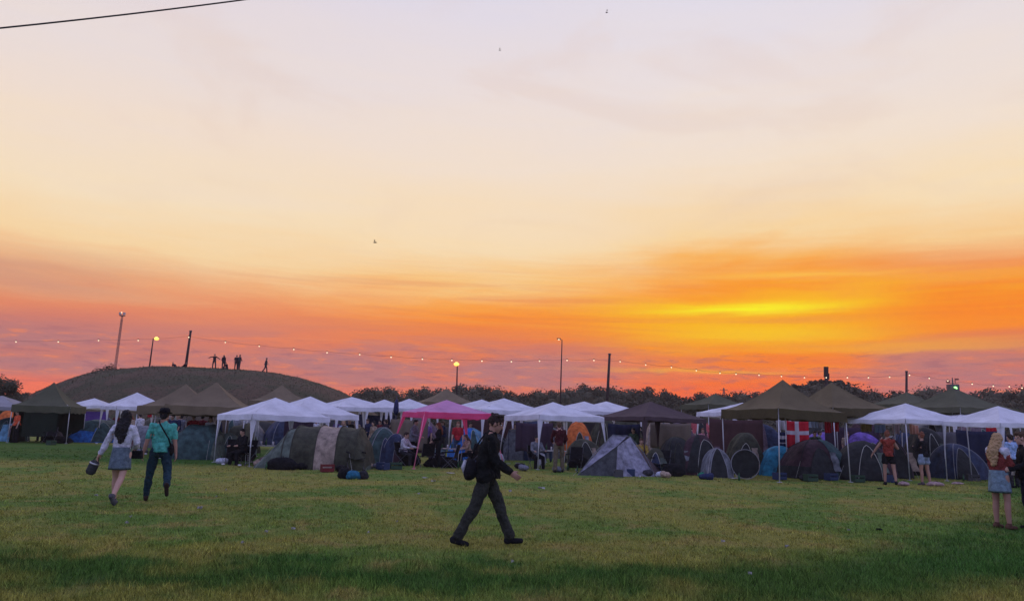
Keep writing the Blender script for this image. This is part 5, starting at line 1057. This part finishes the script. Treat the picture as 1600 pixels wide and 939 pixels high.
# litter on the grass
for i, (px, py, w, h, lb) in enumerate([(395, 724, .30, .05, 'white scrap by the left gazebo'), (704, 741, .28, .02, 'long white scrap left of the bag of the striding man'), (664, 749, .16, .03, 'white scrap before the pink gazebo, left one'), (677, 754, .13, .03, 'white scrap before the pink gazebo, right one'), (1152, 749, .45, .03, 'pale strip of cardboard by the folded round tent'), (809, 727, .18, .10, 'round white scrap right of the pink gazebo'), (846, 766, .18, .05, 'white scrap on the grass right of the striding man'), (797, 769, .07, .06, 'small white cup right of the hand of the striding man'), (872, 737, .3, .05, 'dark flat scrap at the feet of the man in maroon'), (788, 726, .5, .03, 'white board at the right pink leg'), (312, 799, .08, .05, 'small pale scrap right of the man in teal'), (1375, 766, .16, .05, 'small dark scrap before the girl in rust red'), (1374, 831, .09, .04, 'small black scrap in the lush grass on the right'), (1172, 902, .04, .03, 'tiny white scrap in the near grass on the right')]):
    g = G(px, py); dark = 'dark' in lb or 'black' in lb; mb = MB()
    mb.grid([[(x*w/2, y*w*.3, h*(.5+.5*math.sin(i+x*2.2+y*3))+.02) for x in (-1, -.5, 0, .5, 1)] for y in (-1, -.3, .3, 1)]); o = mb.build('litter', blackc if dark else mat('litter_white', (.34, .33, .30), .7), loc=(g.x, g.y, gz(g.x, g.y)+.015)); tag(o, lb, 'litter')
# small things strewn along the front of the camp
rc = random.Random(11)
for i in range(64):
    px = rc.uniform(20, 1560); fr_y = np.interp(px, [0, 170, 260, 345, 450, 560, 720, 900, 1000, 1250, 1600], [692, 694, 718, 724, 736, 734, 729, 738, 746, 751, 751])
    g = G(px, fr_y+rc.uniform(-3, 2.5)); k_ = i % 4; rz = rc.uniform(0, 6)
    if k_ == 0:
        t = thing('crate', 'small plastic crate strewn along the front edge of the camp', 'crate', (g.x, g.y, 0), rz, 'crates strewn along the front of the camp'); m_ = rc.choice([mat('crate_grey', (.07, .07, .075), .6), mat('crate_blue', (.03, .05, .11), .6), mat('crate_red', (.16, .02, .02), .6), mat('crate_green', (.03, .07, .04), .6)])
        mb = MB()
        for s in (-1, 1): mb.box((s*.19, 0, .13), (.02, .28, .24)); mb.box((0, s*.13, .07), (.36, .02, .10)); mb.box((0, s*.13, .21), (.36, .02, .06))
        mb.build('crate_sides', m_, t); MB().box((0, 0, .012), (.36, .24, .02)).build('crate_base', m_, t)
    elif k_ == 1:
        o = MB().tube([(0, 0, 0), (0, 0, .15), (0, 0, .19), (0, 0, .26)], [.036, .036, .014, .014], 10).build('bottle', bot_m, smooth=True, loc=(g.x, g.y, 0)); tag(o, 'loose glass bottle standing in the grass along the tents', 'bottle', 'loose bottles along the tents')
    elif k_ == 2:
        me = fuse(MB().ell((0, 0, .10), (.26, .18, .11)).ell((.12, .05, .12), (.13, .11, .12)), .03, 2, .03, 9, px); me.materials.append(rc.choice([blackc, dk2, navy, gry, bei])); o = bpy.data.objects.new('clothing_heap', me); COL.objects.link(o); o.location = (g.x, g.y, 0); o.rotation_euler = (0, 0, rz); tag(o, 'crumpled heap of clothes or bedding at the foot of a tent', 'clothes', 'clothes heaps at the foot of the tents')
    else:
        o = MB().tube([(-.06, 0, .033), (-.055, 0, .033), (.055, 0, .033), (.06, 0, .033)], [.027, .033, .033, .027], 10).build('drink_can', can_m, smooth=True, loc=(g.x, g.y, 0)); o.rotation_euler = (0, 0, rz); tag(o, 'empty drink can lying in the grass along the tents', 'can', 'empty cans along the tents')
# trampled litter farther out on the field
for i in range(16):
    px = rc.uniform(30, 1570); py = rc.uniform(748, 880); g = G(px, py); w = rc.uniform(.03, .07)
    o = MB().grid([[(x*w/2, y*w*.3, .02+.02*math.sin(i+x*2+y*3)) for x in (-1, 0, 1)] for y in (-1, 0, 1)]).build('litter', mat('litter_white', (.34, .33, .30), .7), loc=(g.x, g.y, gz(g.x, g.y)+.012)); o.rotation_euler = (0, 0, rc.uniform(0, 3)); tag(o, 'tiny pale scrap of paper trodden into the open grass', 'litter', 'tiny scraps on the open grass')
# hanging flag and laundry
def hang(name, l, r, tp, bt, D, m_, lb, cat, mif=None, mats=None):
    a = P(l, tp, D); b_ = P(r, tp, D); z1 = P((l+r)/2, bt, D).z; nx, nz_ = 18, 14; rows = []
    for j in range(nz_+1):
        v = j/nz_; rows.append([Vector((a.x+(b_.x-a.x)*i/nx, D+.05*math.sin(i*.9+l)*(.3+v), a.z+(z1-a.z)*v-.03*math.sin(PI*i/nx)*(1-v))) for i in range(nx+1)])
    base = Vector(((a.x+b_.x)/2, D, z1)); rows = [[q-base for q in r_] for r_ in rows]; mb = MB().grid(rows, mi=mif or 0); o = mb.build(name, mats or m_, loc=base, smooth=True); so_ = o.modifiers.new('thick', 'SOLIDIFY'); so_.thickness = .006
    return tag(o, lb, cat)
redf = cloth('flag_red', .62, .03, .05, .25); whf = cloth('flag_white', .65, .62, .66, .25)
hang('flag', 1228, 1263, 657, 700, 29.5, None, 'red flag with white Nordic cross hanging in the big olive marquee', 'flag', mif=lambda i, k: 1 if (5 <= i <= 6 or 7 <= k <= 9) else 0, mats=[redf, whf])
hang('towel', 1212, 1229, 656, 672, 29.2, whf, 'pale towel hanging left of the red flag', 'towel')
hang('flag', 1216, 1229, 674, 700, 29.4, None, 'dark blue and white striped banner left of the red flag', 'flag', mif=lambda i, k: 1 if i in (3, 4, 5, 9, 13) else 0, mats=[cloth('flag_navy', .03, .04, .1, .1), whf])
for i, (l, r, tp, bt, m_, lb) in enumerate([(1264, 1277, 656, 668, cloth('lt', .3, .35, .4), 'small grey cloth hanging right of the red flag'), (1288, 1298, 656, 676, redf, 'bright red cloth hanging on the line, left one'), (1299, 1311, 657, 674, redf, 'bright red cloth hanging on the line, right one'), (1280, 1286, 656, 668, whf, 'narrow white cloth left of the red laundry'), (1393, 1406, 662, 678, cloth('pale_pink', .6, .45, .5, .2), 'pale pink shirt on the line under the broad gazebo'), (1408, 1420, 662, 676, whf, 'white shirt on the line under the broad gazebo'), (1421, 1434, 662, 678, cloth('peach', .75, .42, .32, .2), 'peach shirt on the line under the broad gazebo'), (1366, 1383, 662, 676, cloth('sky', .35, .45, .65, .2), 'pale blue cloth left of the laundry'), (1344, 1362, 661, 674, cloth('ochre', .4, .3, .12, .2), 'ochre cloth at the left of the broad gazebo'), (1541, 1556, 664, 678, redf, 'bright red cloth hanging under the right edge gazebo'), (104, 170, 641, 657, cloth('violet', .12, .06, .28, .15), 'purple sheet below the small far white gazebo'), (232, 238, 640, 652, redf, 'small red cloth under the white gazebo behind the walkers')]):
    hang('hanging_cloth', l, r, tp, bt, 54 if l == 104 else (42 if l < 300 else 31.5), m_, lb, 'cloth')
